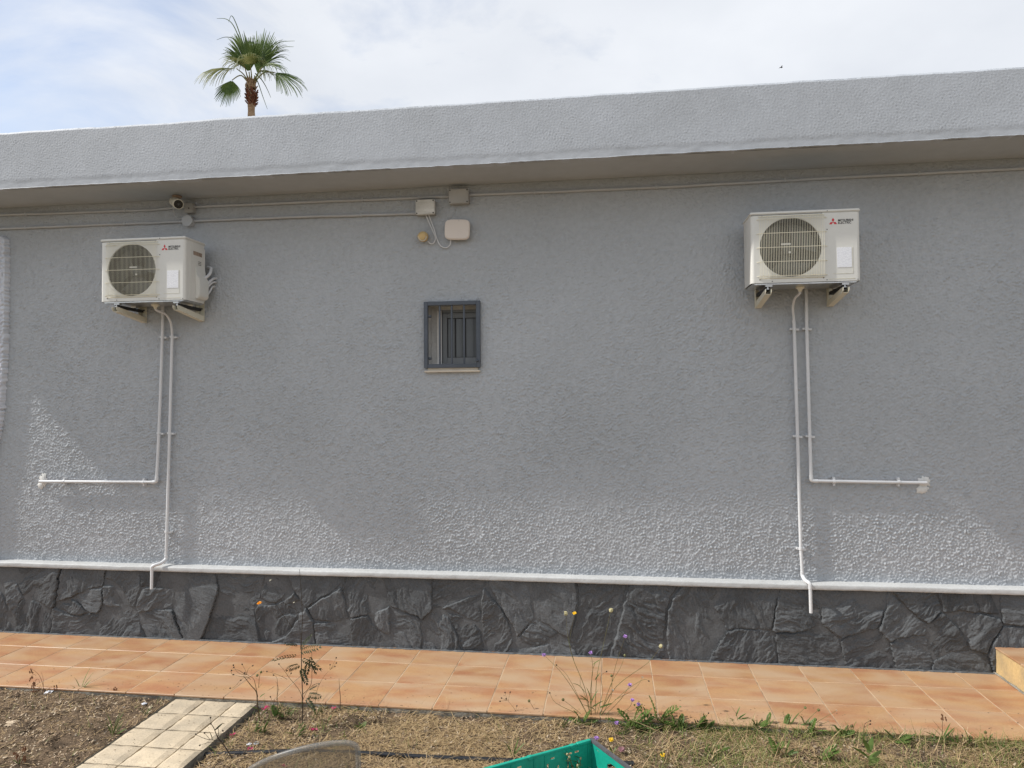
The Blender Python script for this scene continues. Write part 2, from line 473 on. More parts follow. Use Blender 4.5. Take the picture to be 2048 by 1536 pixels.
# cloudy plastic sheet: part of the light passes straight through
M_clear = bpy.data.materials.new('smoky_clear_plastic')
M_clear.use_nodes = True
_n, _l = M_clear.node_tree.nodes, M_clear.node_tree.links
_b = _n['Principled BSDF']; _b.inputs['Base Color'].default_value = (0.27, 0.22, 0.16, 1); _b.inputs['Roughness'].default_value = 0.25
_t = N(_n, 'ShaderNodeBsdfTransparent'); _t.inputs['Color'].default_value = (0.93, 0.93, 0.92, 1)
_nz = N(_n, 'ShaderNodeTexNoise'); _nz.inputs['Scale'].default_value = 9
_mr = N(_n, 'ShaderNodeMapRange'); _mr.inputs['To Min'].default_value = 0.20; _mr.inputs['To Max'].default_value = 0.48
_l.new(_nz.outputs['Fac'], _mr.inputs['Value'])
_mx = N(_n, 'ShaderNodeMixShader'); _l.new(_mr.outputs[0], _mx.inputs[0])
_l.new(_t.outputs[0], _mx.inputs[1]); _l.new(_b.outputs[0], _mx.inputs[2]); _l.new(_mx.outputs[0], _n['Material Output'].inputs['Surface'])
M_clearrim = bpy.data.materials.new('smoky_plastic_rim')
M_clearrim.use_nodes = True
_n, _l = M_clearrim.node_tree.nodes, M_clearrim.node_tree.links
_b = _n['Principled BSDF']; _b.inputs['Base Color'].default_value = (0.26, 0.26, 0.25, 1); _b.inputs['Roughness'].default_value = 0.3
_t = N(_n, 'ShaderNodeBsdfTransparent')
_nz = N(_n, 'ShaderNodeTexNoise'); _nz.inputs['Scale'].default_value = 14
_mr = N(_n, 'ShaderNodeMapRange'); _mr.inputs['To Min'].default_value = 0.22; _mr.inputs['To Max'].default_value = 0.5
_l.new(_nz.outputs['Fac'], _mr.inputs['Value'])
_mx = N(_n, 'ShaderNodeMixShader'); _l.new(_mr.outputs[0], _mx.inputs[0])
_l.new(_t.outputs[0], _mx.inputs[1]); _l.new(_b.outputs[0], _mx.inputs[2]); _l.new(_mx.outputs[0], _n['Material Output'].inputs['Surface'])

# printed data label: white with grey lines of print
M_label = mat('printed_label', (0.80, 0.82, 0.86), 0.5, (0.78, 0.80, 0.84), 5, 2)
_n, _l = M_label.node_tree.nodes, M_label.node_tree.links
_b = _n['Principled BSDF']; _src = _b.inputs['Base Color'].links[0].from_socket
_tc = N(_n, 'ShaderNodeTexCoord')
_w = N(_n, 'ShaderNodeTexBrick'); _w.inputs['Scale'].default_value = 60; _w.inputs['Mortar Size'].default_value = 0.012
_w.inputs['Color1'].default_value = (0.55, 0.57, 0.62, 1); _w.inputs['Color2'].default_value = (0.80, 0.82, 0.86, 1); _w.inputs['Mortar'].default_value = (0.82, 0.84, 0.88, 1)
_mp = N(_n, 'ShaderNodeMapping'); _mp.inputs['Rotation'].default_value = (math.pi / 2, 0, 0)
_l.new(_tc.outputs['Object'], _mp.inputs['Vector']); _l.new(_mp.outputs[0], _w.inputs['Vector'])
_mx = N(_n, 'ShaderNodeMix', data_type='RGBA'); _mx.inputs['Factor'].default_value = 0.55
_l.new(_src, _mx.inputs['A']); _l.new(_w.outputs['Color'], _mx.inputs['B']); _l.new(_mx.outputs['Result'], _b.inputs['Base Color'])

# ================================================================== the setting
TZ = 0.014            # level of the tiled walkway
SOIL = -0.025         # level of the garden soil

g = mesh('ground', [(-600, -600, -0.07), (600, -600, -0.07), (600, 900, -0.07), (-600, 900, -0.07)], [(0, 1, 2, 3)], M_ground)
tag(g, 'dry open ground around the house', 'ground', kind='structure')

# ---- garden soil
PX0, PX1 = -2.765, -2.205       # the paved path
st = 0.012
xs = np.arange(-5.8, 3.8, st); ys = np.arange(-2.7, -1.040, st)
XX, YY = np.meshgrid(xs, ys)


def soil_h(x, y):
    base = SOIL + 0.018 * sst(-2.7, -3.2, x) + 0.014 * sst(-0.2, 0.8, x)
    h = base + 0.030 * (fbm(x * 2.2, y * 2.2, 5, 4) - 0.5) + 0.034 * (fbm(x * 12, y * 12, 9, 3) - 0.5)
    inside = sst(PX0 - 0.03, PX0 + 0.005, x) * (1 - sst(PX1 - 0.005, PX1 + 0.03, x))
    h = h * (1 - inside) + inside * (-0.05)
    side = np.exp(-((x - PX1 - 0.03) / 0.06) ** 2)
    h = h - 0.015 * side
    edge = np.minimum(np.minimum(x + 5.8, 3.8 - x), y + 2.7)
    return h - 0.10 * (1 - sst(0, 0.3, edge))


ZZ = soil_h(XX, YY) + 0.004 * RNG.randn(*XX.shape)
soil = grid_mesh('garden_soil', np.stack([XX, YY, ZZ], -1), M_soil)
tag(soil, 'dry crumbly brown garden soil in front of the tiled walkway', 'soil', kind='structure')


def hz(x, y):
    return float(soil_h(np.array([x]), np.array([y]))[0])


# ---- tiled walkway
walk = MB()
walk.box((-7.0, -1.038, -0.30), (5.0, 0.05, TZ - 0.0016))
walk_o = walk.build('tiled_walkway', M_grout)
tag(walk_o, 'terracotta tiled walkway along the foot of the house', 'walkway', kind='structure')
kerb = grid = None
kx = np.arange(-7.0, 5.0, 0.02); kz = np.linspace(-0.12, TZ - 0.012, 9)
KX, KZ = np.meshgrid(kx, kz)
KY = -1.047 - 0.012 * fbm(KX * 9, KZ * 9, 21, 4) + 0.004 * RNG.randn(*KX.shape) * 0.5
kerb = grid_mesh('concrete_edge', np.stack([KX, KY, KZ], -1), M_concrete, walk_o)
G = 0.006
rows = [(-0.020, -0.346), (-0.346, -0.694), (-0.694, -1.049)]
cols = [-0.078 + 0.3375 * k for k in range(-16, 9)]
tile_cache = {}


def tile_mesh(w, d, t=0.010):
    key = (round(w, 3), round(d, 3))
    if key not in tile_cache:
        mb = MB()
        b = 0.0018
        v = [(0, 0, 0), (w, 0, 0), (w, d, 0), (0, d, 0), (0, 0, t - b), (w, 0, t - b), (w, d, t - b), (0, d, t - b),
             (b, b, t), (w - b, b, t), (w - b, d - b, t), (b, d - b, t)]
        f = [(0, 1, 5, 4), (1, 2, 6, 5), (2, 3, 7, 6), (3, 0, 4, 7), (4, 5, 9, 8), (5, 6, 10, 9), (6, 7, 11, 10), (7, 4, 8, 11), (8, 9, 10, 11)]
        me = bpy.data.meshes.new('tile'); me.from_pydata(v, [], f); me.update(); me.materials.append(M_tile)
        tile_cache[key] = me
    return tile_cache[key]


for j, (y1, y0) in enumerate(rows):
    for i, x in enumerate(cols):
        x1 = x + 0.3375
        if x > 2.56: continue
        o = bpy.data.objects.new('tile', tile_mesh(0.3375 - G, (y1 - y0) - (G if j < 2 else G * 0.5)))
        C.objects.link(o)
        o.parent = walk_o
        o.location = (x + G / 2, y0 + (G / 2 if j < 2 else 0), TZ - 0.0100 + random.uniform(-0.0003, 0.0003))
        o.rotation_euler = (random.uniform(-.0007, .0007), random.uniform(-.0007, .0007), random.uniform(-.0025, .0025))

# ---- raised step at the right
SX = 2.553
stp = MB(); stp.box((SX + 0.014, -1.00, -0.05), (5.2, 0.03, 0.182))
step_o = stp.build('garden_step', M_concrete)
tag(step_o, 'raised step with ochre stone sides and tiled top at the right end of the walkway', 'step', kind='structure')
for k, (a, b) in enumerate([(-0.025, -0.50), (-0.505, -1.005)]):
    pl = MB(); pl.box((SX, b, TZ + 0.001), (SX + 0.0135, a, 0.182))
    bevel(pl.build('side_tile', M_stepside, step_o), 0.002, 1)
for j, (y1, y0) in enumerate([(-0.022, -0.36), (-0.36, -0.70), (-0.70, -1.015)]):
    for i in range(5):
        o = bpy.data.objects.new('tile', tile_mesh(0.34 - G, (y1 - y0) - G)); C.objects.link(o); o.parent = step_o
        o.location = (SX - 0.006 + 0.34 * i, y0 + G / 2, 0.1835)
gr = MB(); gr.tube([(SX - 0.004, y, TZ + 0.003 + 0.002 * math.sin(y * 37)) for y in np.linspace(-0.03, -1.0, 40)], [0.007 + 0.004 * random.random() for _ in range(40)], 5)
gr.build('mortar_bead', M_concrete, step_o)

# ---- paved path
path = MB(); path.box((PX0 + 0.004, -3.6, -0.2), (PX1 - 0.004, -1.052, -0.024))
path_o = path.build('garden_path', M_concrete)
tag(path_o, 'cream concrete block path running out from the walkway', 'path', kind='structure')
pk = np.arange(-3.6, -1.05, 0.02); pz = np.linspace(-0.09, -0.004, 6)
PYg, PZg = np.meshgrid(pk, pz)
PXg = PX1 + 0.004 * fbm(PYg * 12, PZg * 12, 31, 4)
grid_mesh('concrete_edge', np.stack([PXg, PYg, PZg], -1), M_concrete, path_o)
PXg2 = PX0 - 0.004 * fbm(PYg * 12, PZg * 12, 33, 4)
grid_mesh('concrete_edge', np.stack([PXg2, PYg, PZg], -1), M_concrete, path_o, flip=True)
pc = [PX0, -2.560, -2.352, PX1]
for j in range(12):
    y1 = -1.053 - 0.2025 * j; y0 = y1 - 0.2025
    for i in range(3):
        w = pc[i + 1] - pc[i]
        gap = 0.009
        n = 7
        vv, ff = [], []
        a, b = pc[i] + gap / 2, pc[i + 1] - gap / 2
        c, d = y0 + gap / 2, y1 - gap / 2
        for q in range(n):
            for p in range(n):
                u, v = p / (n - 1), q / (n - 1)
                ed = min(u, 1 - u, v, 1 - v)
                wob = 0.0035 if ed < 0.01 else 0
                vv.append((a + (b - a) * u + random.uniform(-wob, wob), c + (d - c) * v + random.uniform(-wob, wob),
                           0.0 + (-0.010 if ed < 0.01 else (0.0)) + random.uniform(-.0012, .0012)))
        for q in range(n - 1):
            for p in range(n - 1):
                k = q * n + p
                ff.append((k, k + 1, k + 1 + n, k + n))
        ring = [p for p in range(n)] + [q * n + n - 1 for q in range(1, n)] + [(n - 1) * n + p for p in range(n - 2, -1, -1)] + [q * n for q in range(n - 2, 0, -1)]
        base_i = len(vv)
        for r_ in ring: vv.append((vv[r_][0], vv[r_][1], -0.03))
        for k in range(len(ring)):
            k2 = (k + 1) % len(ring)
            ff.append((ring[k2], ring[k], base_i + k, base_i + k2))
        mesh('paving_block', vv, ff, M_paving, path_o)

# ================================================================== the house
house = empty('house', (0, 0, 0))
tag(house, 'single storey house with grey stucco wall, dark stone plinth and flat overhanging roof', 'house')
X0, X1 = -6.25, 6.2
WX0, WX1, WZ0, WZ1 = -1.388, -0.984, 2.138, 2.618        # window opening
SOF = 3.515; FY = -0.48; TOP = 3.957

# ---- stucco wall with real relief
s = 0.0063
wx0, wx1, wz0, wz1 = -5.75, 3.15, 0.565, SOF + 0.01
nc, nr = int((wx1 - wx0) / s) + 1, int((wz1 - wz0) / s) + 1
gx = wx0 + s * np.arange(nc); gz = wz0 + s * np.arange(nr)
GX, GZ = np.meshgrid(gx, gz)
b1 = band(nr, nc, s, 0.0200, 0.36, 3, 0.92, 1.08); b3 = np.abs(band(nr, nc, s, 0.040, 0.38, 5, 0.85, 1.15))
b2 = band(nr, nc, s, 0.044, 0.5, 4)
lowp = fbm(GX * 1.3, GZ * 1.3, 41, 3)
relief = np.clip(b1 * 0.60 + b2 * 0.20 + (b3 - 0.8) * 0.85 + 0.1, -1.2, 2.6)
relief = np.where(relief > 0, relief, relief * 0.7)
amp = 0.0034 * (0.65 + 0.7 * lowp)
wave = 0.006 * (fbm(GX * 0.9, GZ * 0.9, 51, 3) - 0.5)
GY = -(relief * amp) - wave
cx, cz = (GX[:-1, :-1] + s / 2), (GZ[:-1, :-1] + s / 2)
msk = ~((cx > WX0) & (cx < WX1) & (cz > WZ0) & (cz < WZ1))
wall = grid_mesh('stucco_wall', np.stack([GX, GY, GZ], -1), M_wall, house, mask=msk)

core = MB()
core.box((X0 + 0.05, 0.012, 0.0), (WX0, 0.36, SOF + 0.02))
core.box((WX1, 0.012, 0.0), (X1, 0.36, SOF + 0.02))
core.box((WX0, 0.012, 0.0), (WX1, 0.36, WZ0))
core.box((WX0, 0.012, WZ1), (WX1, 0.36, SOF + 0.02))
core.box((X0 + 0.05, 0.40, 0.0), (X1, 7.0, SOF + 0.02))
core.box((3.152, -0.002, 0.6), (X1, 0.0118, SOF)); core.box((X0 + 0.05, -0.002, 0.6), (-5.752, 0.0118, SOF))
core.build('wall_core', M_wall, house)

# plaster pilaster at the left
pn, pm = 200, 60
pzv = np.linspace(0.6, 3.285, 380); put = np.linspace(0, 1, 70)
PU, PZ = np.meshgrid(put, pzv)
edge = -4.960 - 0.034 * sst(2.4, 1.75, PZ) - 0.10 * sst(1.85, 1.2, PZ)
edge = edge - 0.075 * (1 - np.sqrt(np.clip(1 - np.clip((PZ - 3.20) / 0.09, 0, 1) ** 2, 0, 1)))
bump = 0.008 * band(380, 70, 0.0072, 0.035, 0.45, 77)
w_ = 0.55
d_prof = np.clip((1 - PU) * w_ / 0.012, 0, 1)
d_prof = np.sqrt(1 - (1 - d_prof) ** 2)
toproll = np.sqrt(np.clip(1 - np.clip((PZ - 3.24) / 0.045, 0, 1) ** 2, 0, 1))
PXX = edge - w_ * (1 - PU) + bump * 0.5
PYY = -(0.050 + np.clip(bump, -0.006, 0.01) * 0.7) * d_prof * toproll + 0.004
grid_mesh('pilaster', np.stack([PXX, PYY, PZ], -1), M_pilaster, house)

# ---- overhanging roof slab and its stucco fascia
roof = MB()
roof.box((X0 + 0.02, FY + 0.03, SOF + 0.004), (X1, 7.3, TOP - 0.02))
roof_o = roof.build('roof_slab', M_soffit, house)
fs = 0.0058
prof = []
for t in np.arange(0, 0.10, fs): prof.append((FY + 0.10 - t, TOP, 0, 1))
for t in np.arange(0, TOP - SOF, fs): prof.append((FY, TOP - t, -1, 0))
for t in np.arange(0, 0.08, fs): prof.append((FY + t, SOF, 0, -1))
prof = np.array(prof)
fx = np.arange(X0, 3.3, fs)
nP, nF = len(prof), len(fx)
FX, _ = np.meshgrid(fx, np.arange(nP))
py = np.repeat(prof[:, 0:1], nF, 1); pzz = np.repeat(prof[:, 1:2], nF, 1)
ny = np.repeat(prof[:, 2:3], nF, 1); nz_ = np.repeat(prof[:, 3:4], nF, 1)
fb = band(nP, nF, fs, 0.0190, 0.36, 8) * 0.9 + band(nP, nF, fs, 0.045, 0.5, 9) * 0.25
fb = np.where(fb > 0, fb, fb * 0.5)
lowf = fbm(FX * 1.1, pzz * 2.0, 61, 3)
fam = 0.00064 * (0.65 + 0.6 * lowf)
band_low = sst(SOF + 0.075, SOF + 0.035, pzz + 0.02 * (fbm(FX * 5, pzz * 0 + 2, 66, 3) - 0.5))
fam = fam * (1 - 0.85 * band_low)
disp = fb * fam + 0.007 * (fbm(FX * 1.6, pzz * 1.6, 71, 3) - 0.5) - 0.004 * band_low + 0.003 * band_low * fbm(FX * 12, pzz * 20, 72, 3)
# uneven hand-finished top and bottom edges
topw = 0.013 * (fbm(FX * 2.2, FX * 0, 81, 4) - 0.5) + 0.006 * (fbm(FX * 14, FX * 0, 82, 3) - 0.5)
botw = 0.006 * (fbm(FX * 3.0, FX * 0 + 3, 83, 4) - 0.5) + 0.006 * (fbm(FX * 18, FX * 0, 84, 3) - 0.5)
tw = sst(TOP - 0.06, TOP, pzz); bw = sst(SOF + 0.06, SOF, pzz)
# rounded arrises
dt = np.sqrt(np.maximum((TOP - pzz), 0) ** 2 + (py - FY) ** 2)
rnd = 0.010 * np.clip(1 - dt / 0.016, 0, 1)
fpy = py + ny * disp + rnd
fpz = pzz + nz_ * disp + topw * tw + botw * bw - rnd
fas = grid_mesh('fascia', np.stack([FX, fpy, fpz], -1), M_fascia, roof_o)
fas_end = MB(); fas_end.box((3.28, FY, SOF), (X1, FY + 0.06, TOP)); fas_end.build('fascia_end', M_fascia, roof_o)
# smooth soffit
sx = np.arange(X0, 3.6, 0.03); sy = np.linspace(FY + 0.03, 0.02, 24)
SXg, SYg = np.meshgrid(sx, sy)
SZg = SOF + 0.0015 + 0.005 * (fbm(SXg * 2, SYg * 3, 91, 3) - 0.5)
grid_mesh('soffit', np.stack([SXg, SYg, SZg], -1), M_soffit, roof_o, flip=True)

# ---- painted ledge over the plinth
lx = np.arange(X0 + 0.05, 4.2, 0.012)
lp = [(0.01, 0.592), (-0.035, 0.587), (-0.064, 0.583), (-0.070, 0.580), (-0.0725, 0.574), (-0.073, 0.558), (-0.073, 0.549), (-0.071, 0.546), (-0.05, 0.544), (0.01, 0.544)]
LX = np.repeat(lx[None, :], len(lp), 0)
LY = np.repeat(np.array([p[0] for p in lp])[:, None], len(lx), 1); LZ = np.repeat(np.array([p[1] for p in lp])[:, None], len(lx), 1)
front = (LY < -0.03)
LY = LY + front * (0.006 * (fbm(LX * 3, LZ * 40, 101, 4) - 0.5) + 0.004 * (fbm(LX * 16, LZ * 90, 102, 3) - 0.5))
LZ = LZ + 0.008 * (fbm(LX * 1.2, LX * 0, 103, 3) - 0.5) + front * 0.005 * (fbm(LX * 11, LZ * 30, 104, 3) - 0.5)
grid_mesh('ledge', np.stack([LX, LY, LZ], -1), M_ledge, house)

# ---- plinth of irregular slate stones
plinth = empty('stone_plinth', (0, 0, 0), house)
ps = 0.0050
pxv = np.arange(-5.7, 3.4, ps); pzv = np.arange(-0.01, 0.553, ps)
QX, QZ = np.meshgrid(pxv, pzv)
rs = np.random.RandomState(23)
seeds = []
xcur = -6.2
while xcur < 3.8:
    wcol = rs.uniform(0.26, 0.46)
    k = rs.choice([2, 2, 3, 3, 1])
    zz = np.linspace(0, 0.55, k + 1)
    for j in range(k):
        zc = (zz[j] + zz[j + 1]) / 2
        seeds.append((xcur + wcol / 2 + rs.uniform(-.09, .09), zc + rs.uniform(-.07, .07)))
    if rs.rand() < 0.45: seeds.append((xcur + rs.uniform(0, wcol), rs.uniform(0.05, 0.5)))
    xcur += wcol
seeds = np.array(seeds)
wxw = QX + 0.030 * (fbm(QX * 5, QZ * 5, 111, 2) - 0.5) + 0.022 * (fbm(QX * 28, QZ * 28, 112, 3) - 0.5)
wzw = QZ + 0.030 * (fbm(QX * 5, QZ * 5, 115, 2) - 0.5) + 0.022 * (fbm(QX * 28, QZ * 28, 116, 3) - 0.5)
d1 = np.full(QX.shape, 9.0); d2 = np.full(QX.shape, 9.0); sid = np.zeros(QX.shape, int)
wt = rs.uniform(0.85, 1.2, len(seeds)); rot = rs.uniform(0, math.pi, len(seeds)); asp = rs.uniform(1.0, 1.25, len(seeds))
for k, (a, b) in enumerate(seeds):
    ux, uz = wxw - a, wzw - b
    ca, sa = math.cos(rot[k]), math.sin(rot[k])
    d = np.sqrt(((ux * ca + uz * sa) / asp[k]) ** 2 + ((-ux * sa + uz * ca)) ** 2) * wt[k]
    near = d < d1
    d2 = np.where(near, d1, np.minimum(d2, d)); sid = np.where(near, k, sid); d1 = np.where(near, d, d1)
e = (d2 - d1)
th = rs.uniform(0, math.pi, len(seeds)); hgt = rs.uniform(0.005, 0.017, len(seeds)); tx = rs.uniform(-0.09, 0.09, len(seeds)); tz = rs.uniform(-0.09, 0.09, len(seeds))
jw = rs.uniform(0.002, 0.022, len(seeds)) * (rs.rand(len(seeds)) < 0.6); rgh = rs.uniform(0.6, 1.3, len(seeds))
T = th[sid]
uu = (QX * np.cos(T) + QZ * np.sin(T)) + 3.1 * sid; vv_ = (-QX * np.sin(T) + QZ * np.cos(T)) + 1.7 * sid
warp = fbm(uu * 5, vv_ * 5, 121, 3)
f1 = fbm(uu * 4.0 + warp, vv_ * 11 + warp * 2.5, 125, 5, 0.55)
f2 = 1 - np.abs(2 * fbm(uu * 12 + warp, vv_ * 42 + 3 * warp, 131, 3, 0.6) - 1)
terr = f1 * 9.0; fl = np.floor(terr); fr = terr - fl
terr = (fl + sst(0.80, 1.0, fr)) / 9.0
rough = (0.034 * (terr - 0.5) + 0.008 * (f1 - 0.5) + 0.0085 * (f2 - 0.7)) * rgh[sid]
cxs, czs = seeds[sid, 0], seeds[sid, 1]
tilt = tx[sid] * (QX - cxs) + tz[sid] * (QZ - czs)
MORT = 0.040
edgep = sst(0.0, 1.0, (e - jw[sid] * 0.5) / 0.012)
height = (MORT + hgt[sid] + tilt + rough) * edgep + 0.0365 * (1 - edgep)
height = np.clip(height, 0.030, 0.069)
P3 = np.stack([QX, -height, QZ], -1)
mort_h = MORT + 0.006 * (fbm(QX * 22, QZ * 22, 141, 3) - 0.5) + 0.006 * (fbm(QX * 5, QZ * 5, 145, 3) - 0.5)
grid_mesh('mortar', np.stack([QX, -mort_h, QZ], -1)[::2, ::2], M_mortar, plinth)
cs = sid[:-1, :-1]
same = (sid[:-1, :-1] == sid[1:, :-1]) & (sid[:-1, :-1] == sid[:-1, 1:]) & (sid[:-1, :-1] == sid[1:, 1:])
for k in range(len(seeds)):
    mk = same & (cs == k)
    if mk.sum() < 30: continue
    r_, c_ = np.where(mk)
    a0, a1, b0, b1_ = r_.min(), r_.max() + 2, c_.min(), c_.max() + 2
    grid_mesh('stone', P3[a0:a1, b0:b1_], M_slate, plinth, mask=mk[a0:a1 - 1, b0:b1_ - 1])
back = MB(); back.box((X0 + 0.06, -0.028, 0.0), (X1, 0.02, 0.55)); back.build('plinth_back', M_mortar, plinth)
# thin dark line of putty where plinth meets the tiles
bead = MB()
bxs = np.arange(-6.1, 2.55, 0.03)
bead.tube([(x, -0.060 - 0.008 * random.random(), TZ + 0.001) for x in bxs], [0.006 + 0.006 * random.random() for _ in bxs], 5)
bead.build('base_bead', M_mortar, plinth)

# ---- window with reveals and sill
win = empty('window', (0, 0, 0), house)


def W(mb, name, mt, parent=None, bv=0.0):
    o = mb.build(name, mt, parent or win)
    if bv: bevel(o, bv, 2)
    return o


t = 0.012
W(MB().box((WX0 - t, 0.002, WZ0 - 0.02), (WX0 + 0.002, 0.20, WZ1 + 0.012)), 'left_reveal', M_reveal)
W(MB().box((WX1 - 0.002, 0.002, WZ0 - 0.02), (WX1 + t, 0.20, WZ1 + 0.012)), 'right_reveal', M_reveal)
W(MB().box((WX0, 0.002, WZ1 - 0.004), (WX1, 0.20, WZ1 + 0.014)), 'head_reveal', M_reveal)
W(MB().box((WX0 + 0.002, 0.004, WZ0 - 0.015), (WX1 - 0.002, 0.22, WZ0 + 0.012)), 'inner_sill', M_jamb)
# ragged white render strip beside the frame
js = MB()
zsv = np.linspace(WZ0 + 0.012, WZ1 - 0.035, 26)
for k in range(len(zsv) - 1):
    w0 = 0.026 + 0.012 * (k < 3) * (3 - k) / 3 + 0.003 * math.sin(k * 1.7); w1 = 0.026 + 0.012 * (k + 1 < 3) * (2 - k) / 3 + 0.003 * math.sin((k + 1) * 1.7)
    a = WX0 + 0.054
    js.add([(a - w0 * 0.3, 0.140, zsv[k]), (a + 0.030, 0.136, zsv[k]), (a + 0.030, 0.136, zsv[k + 1]), (a - w1 * 0.3, 0.140, zsv[k + 1]),
            (a - w0 * 0.3, 0.17, zsv[k]), (a - w1 * 0.3, 0.17, zsv[k + 1])], [(0, 1, 2, 3), (4, 0, 3, 5)])
W(js, 'white_jamb', M_jamb)
fx0, fx1, fz0, fz1, fyy = -1.330, -0.986, 2.155, 2.590, 0.150


def frame(mb, a, b, c, d, w, y0, y1):
    mb.box((a, y0, c), (a + w, y1, d)); mb.box((b - w, y0, c), (b, y1, d))
    mb.box((a + w, y0 + 0.001, c), (b - w, y1, c + w)); mb.box((a + w, y0 + 0.001, d - w), (b - w, y1, d))
    return mb


W(frame(MB(), fx0, fx1, fz0, fz1, 0.022, fyy, fyy + 0.05), 'window_frame', M_alu, None, 0.002)
sash = W(frame(MB(), fx0 + 0.024, fx1 - 0.008, fz0 + 0.020, fz1 - 0.024, 0.040, fyy + 0.008, fyy + 0.045), 'window_sash', M_alu, None, 0.003)
W(frame(MB(), fx0 + 0.062, fx1 - 0.046, fz0 + 0.058, fz1 - 0.062, 0.006, fyy + 0.016, fyy + 0.04), 'glazing_seal', M_rubber)
W(MB().box((fx0 + 0.064, fyy + 0.026, fz0 + 0.060), (fx1 - 0.048, fyy + 0.032, fz1 - 0.064)), 'pane', M_glass)
for q in (0.058, 0.138):  # dark strips standing in for the grille bars' reflections in the pane
    W(MB().box((fx0 + 0.064 + q, fyy + 0.020, fz0 + 0.062), (fx0 + 0.074 + q, fyy + 0.0255, fz1 - 0.066)), 'bar_reflection', M_rubber)
W(MB().box((WX0 - 0.012, -0.034, 2.094), (WX1 + 0.012, 0.05, 2.108)), 'sill', M_sill, None, 0.003)
W(MB().box((WX0 + 0.012, -0.020, 2.1085), (WX1 - 0.005, 0.03, 2.130)), 'sill_upstand', M_sill, None, 0.003)
W(MB().box((WX0 + 0.001, 0.152, WZ0 + 0.012), (fx0 + 0.001, 0.199, WZ1 - 0.004)), 'jamb_return', M_reveal)
W(MB().box((fx0 + 0.0012, 0.153, fz1 - 0.001), (WX1 - 0.002, 0.199, WZ1 - 0.004)), 'head_return', M_reveal)
W(MB().box((WX0, 0.30, WZ0), (WX1, 0.31, WZ1)), 'dark_interior', M_blackbox)

# ---- iron grille over the window
gril = empty('window_grille', (0, 0, 0), house)
ga, gb, gc, gd = -1.402, -0.968, 2.126, 2.632
gf = frame(MB(), ga, gb, gc, gd, 0.030, -0.038, -0.008).build('grille_frame', M_iron, gril); bevel(gf, 0.002, 1)
for xq in (-1.280, -1.187, -1.092):
    bevel(MB().box((xq - 0.0065, -0.030, gc + 0.030), (xq + 0.0065, -0.017, gd - 0.030)).build('bar', M_iron, gril), 0.002, 1)
for zq in (2.52, 2.20):
    MB().lathe([(0.010, 0), (0.010, 0.02)], (ga + 0.034, -0.014, zq), (1, 0, 0), 10).build('fixing_bolt', M_iron, gril, smooth=True)
MB().lathe([(0.011, 0), (0.011, 0.012), (0.006, 0.02)], (gb - 0.022, -0.038, 2.178), (0, -1, 0), 12).build('lock', M_iron, gril, smooth=True)
for xq in (ga + 0.05, gb - 0.05):
    for zq in (gc + 0.01, gd - 0.012):
        MB().box((xq - 0.008, -0.0085, zq - 0.008), (xq + 0.008, 0.012, zq + 0.008)).build('wall_fixing', M_iron, gril)

# ---- putty patches where the pipes enter the wall


def patch(cx_, cz_, rx, rz, seed):
    rr = np.random.RandomState(seed)
    n = 28; vv = [(cx_, -0.012, cz_)]; ff = []
    for ring, fr in enumerate((0.55, 1.0)):
        for k in range(n):
            a = 2 * math.pi * k / n
            jit = 1 + (rr.uniform(-.28, .28) if ring else rr.uniform(-.1, .1))
            vv.append((cx_ + rx * fr * jit * math.cos(a), -0.010 if not ring else -0.002, cz_ + rz * fr * jit * math.sin(a)))
    for k in range(n):
        k2 = (k + 1) % n
        ff.append((0, 1 + k2, 1 + k)); ff.append((1 + k, 1 + k2, 1 + n + k2, 1 + n + k))
    return mesh('putty_patch', vv, ff, M_putty, house, smooth=True)


patch(-4.632, 1.245, 0.034, 0.060, 1); patch(-4.655, 1.205, 0.03, 0.03, 4)
patch(2.150, 1.292, 0.042, 0.038, 2); patch(2.132, 1.238, 0.040, 0.030, 3)

# ================================================================== things on the wall


def text_mesh(name, body, size, mt, parent, loc, squeeze=1.0):
    cu = bpy.data.curves.new(name, 'FONT'); cu.body = body; cu.size = size; cu.extrude = 0.0004; cu.resolution_u = 3
    cu.offset = 0.0004
    tmp = bpy.data.objects.new(name, cu); C.objects.link(tmp)
    bpy.context.view_layer.update()
    me = bpy.data.meshes.new_from_object(tmp.evaluated_get(bpy.context.evaluated_depsgraph_get()))
    bpy.data.objects.remove(tmp)
    me.transform(Matrix.Rotation(math.pi / 2, 4, 'X') @ Matrix.Diagonal((squeeze, 1, 1, 1)))
    me.materials.clear(); me.materials.append(mt)
    o = bpy.data.objects.new(name, me); C.objects.link(o); o.parent = parent; o.location = loc
    return o


AW, AD, AH = 0.695, 0.265, 0.478


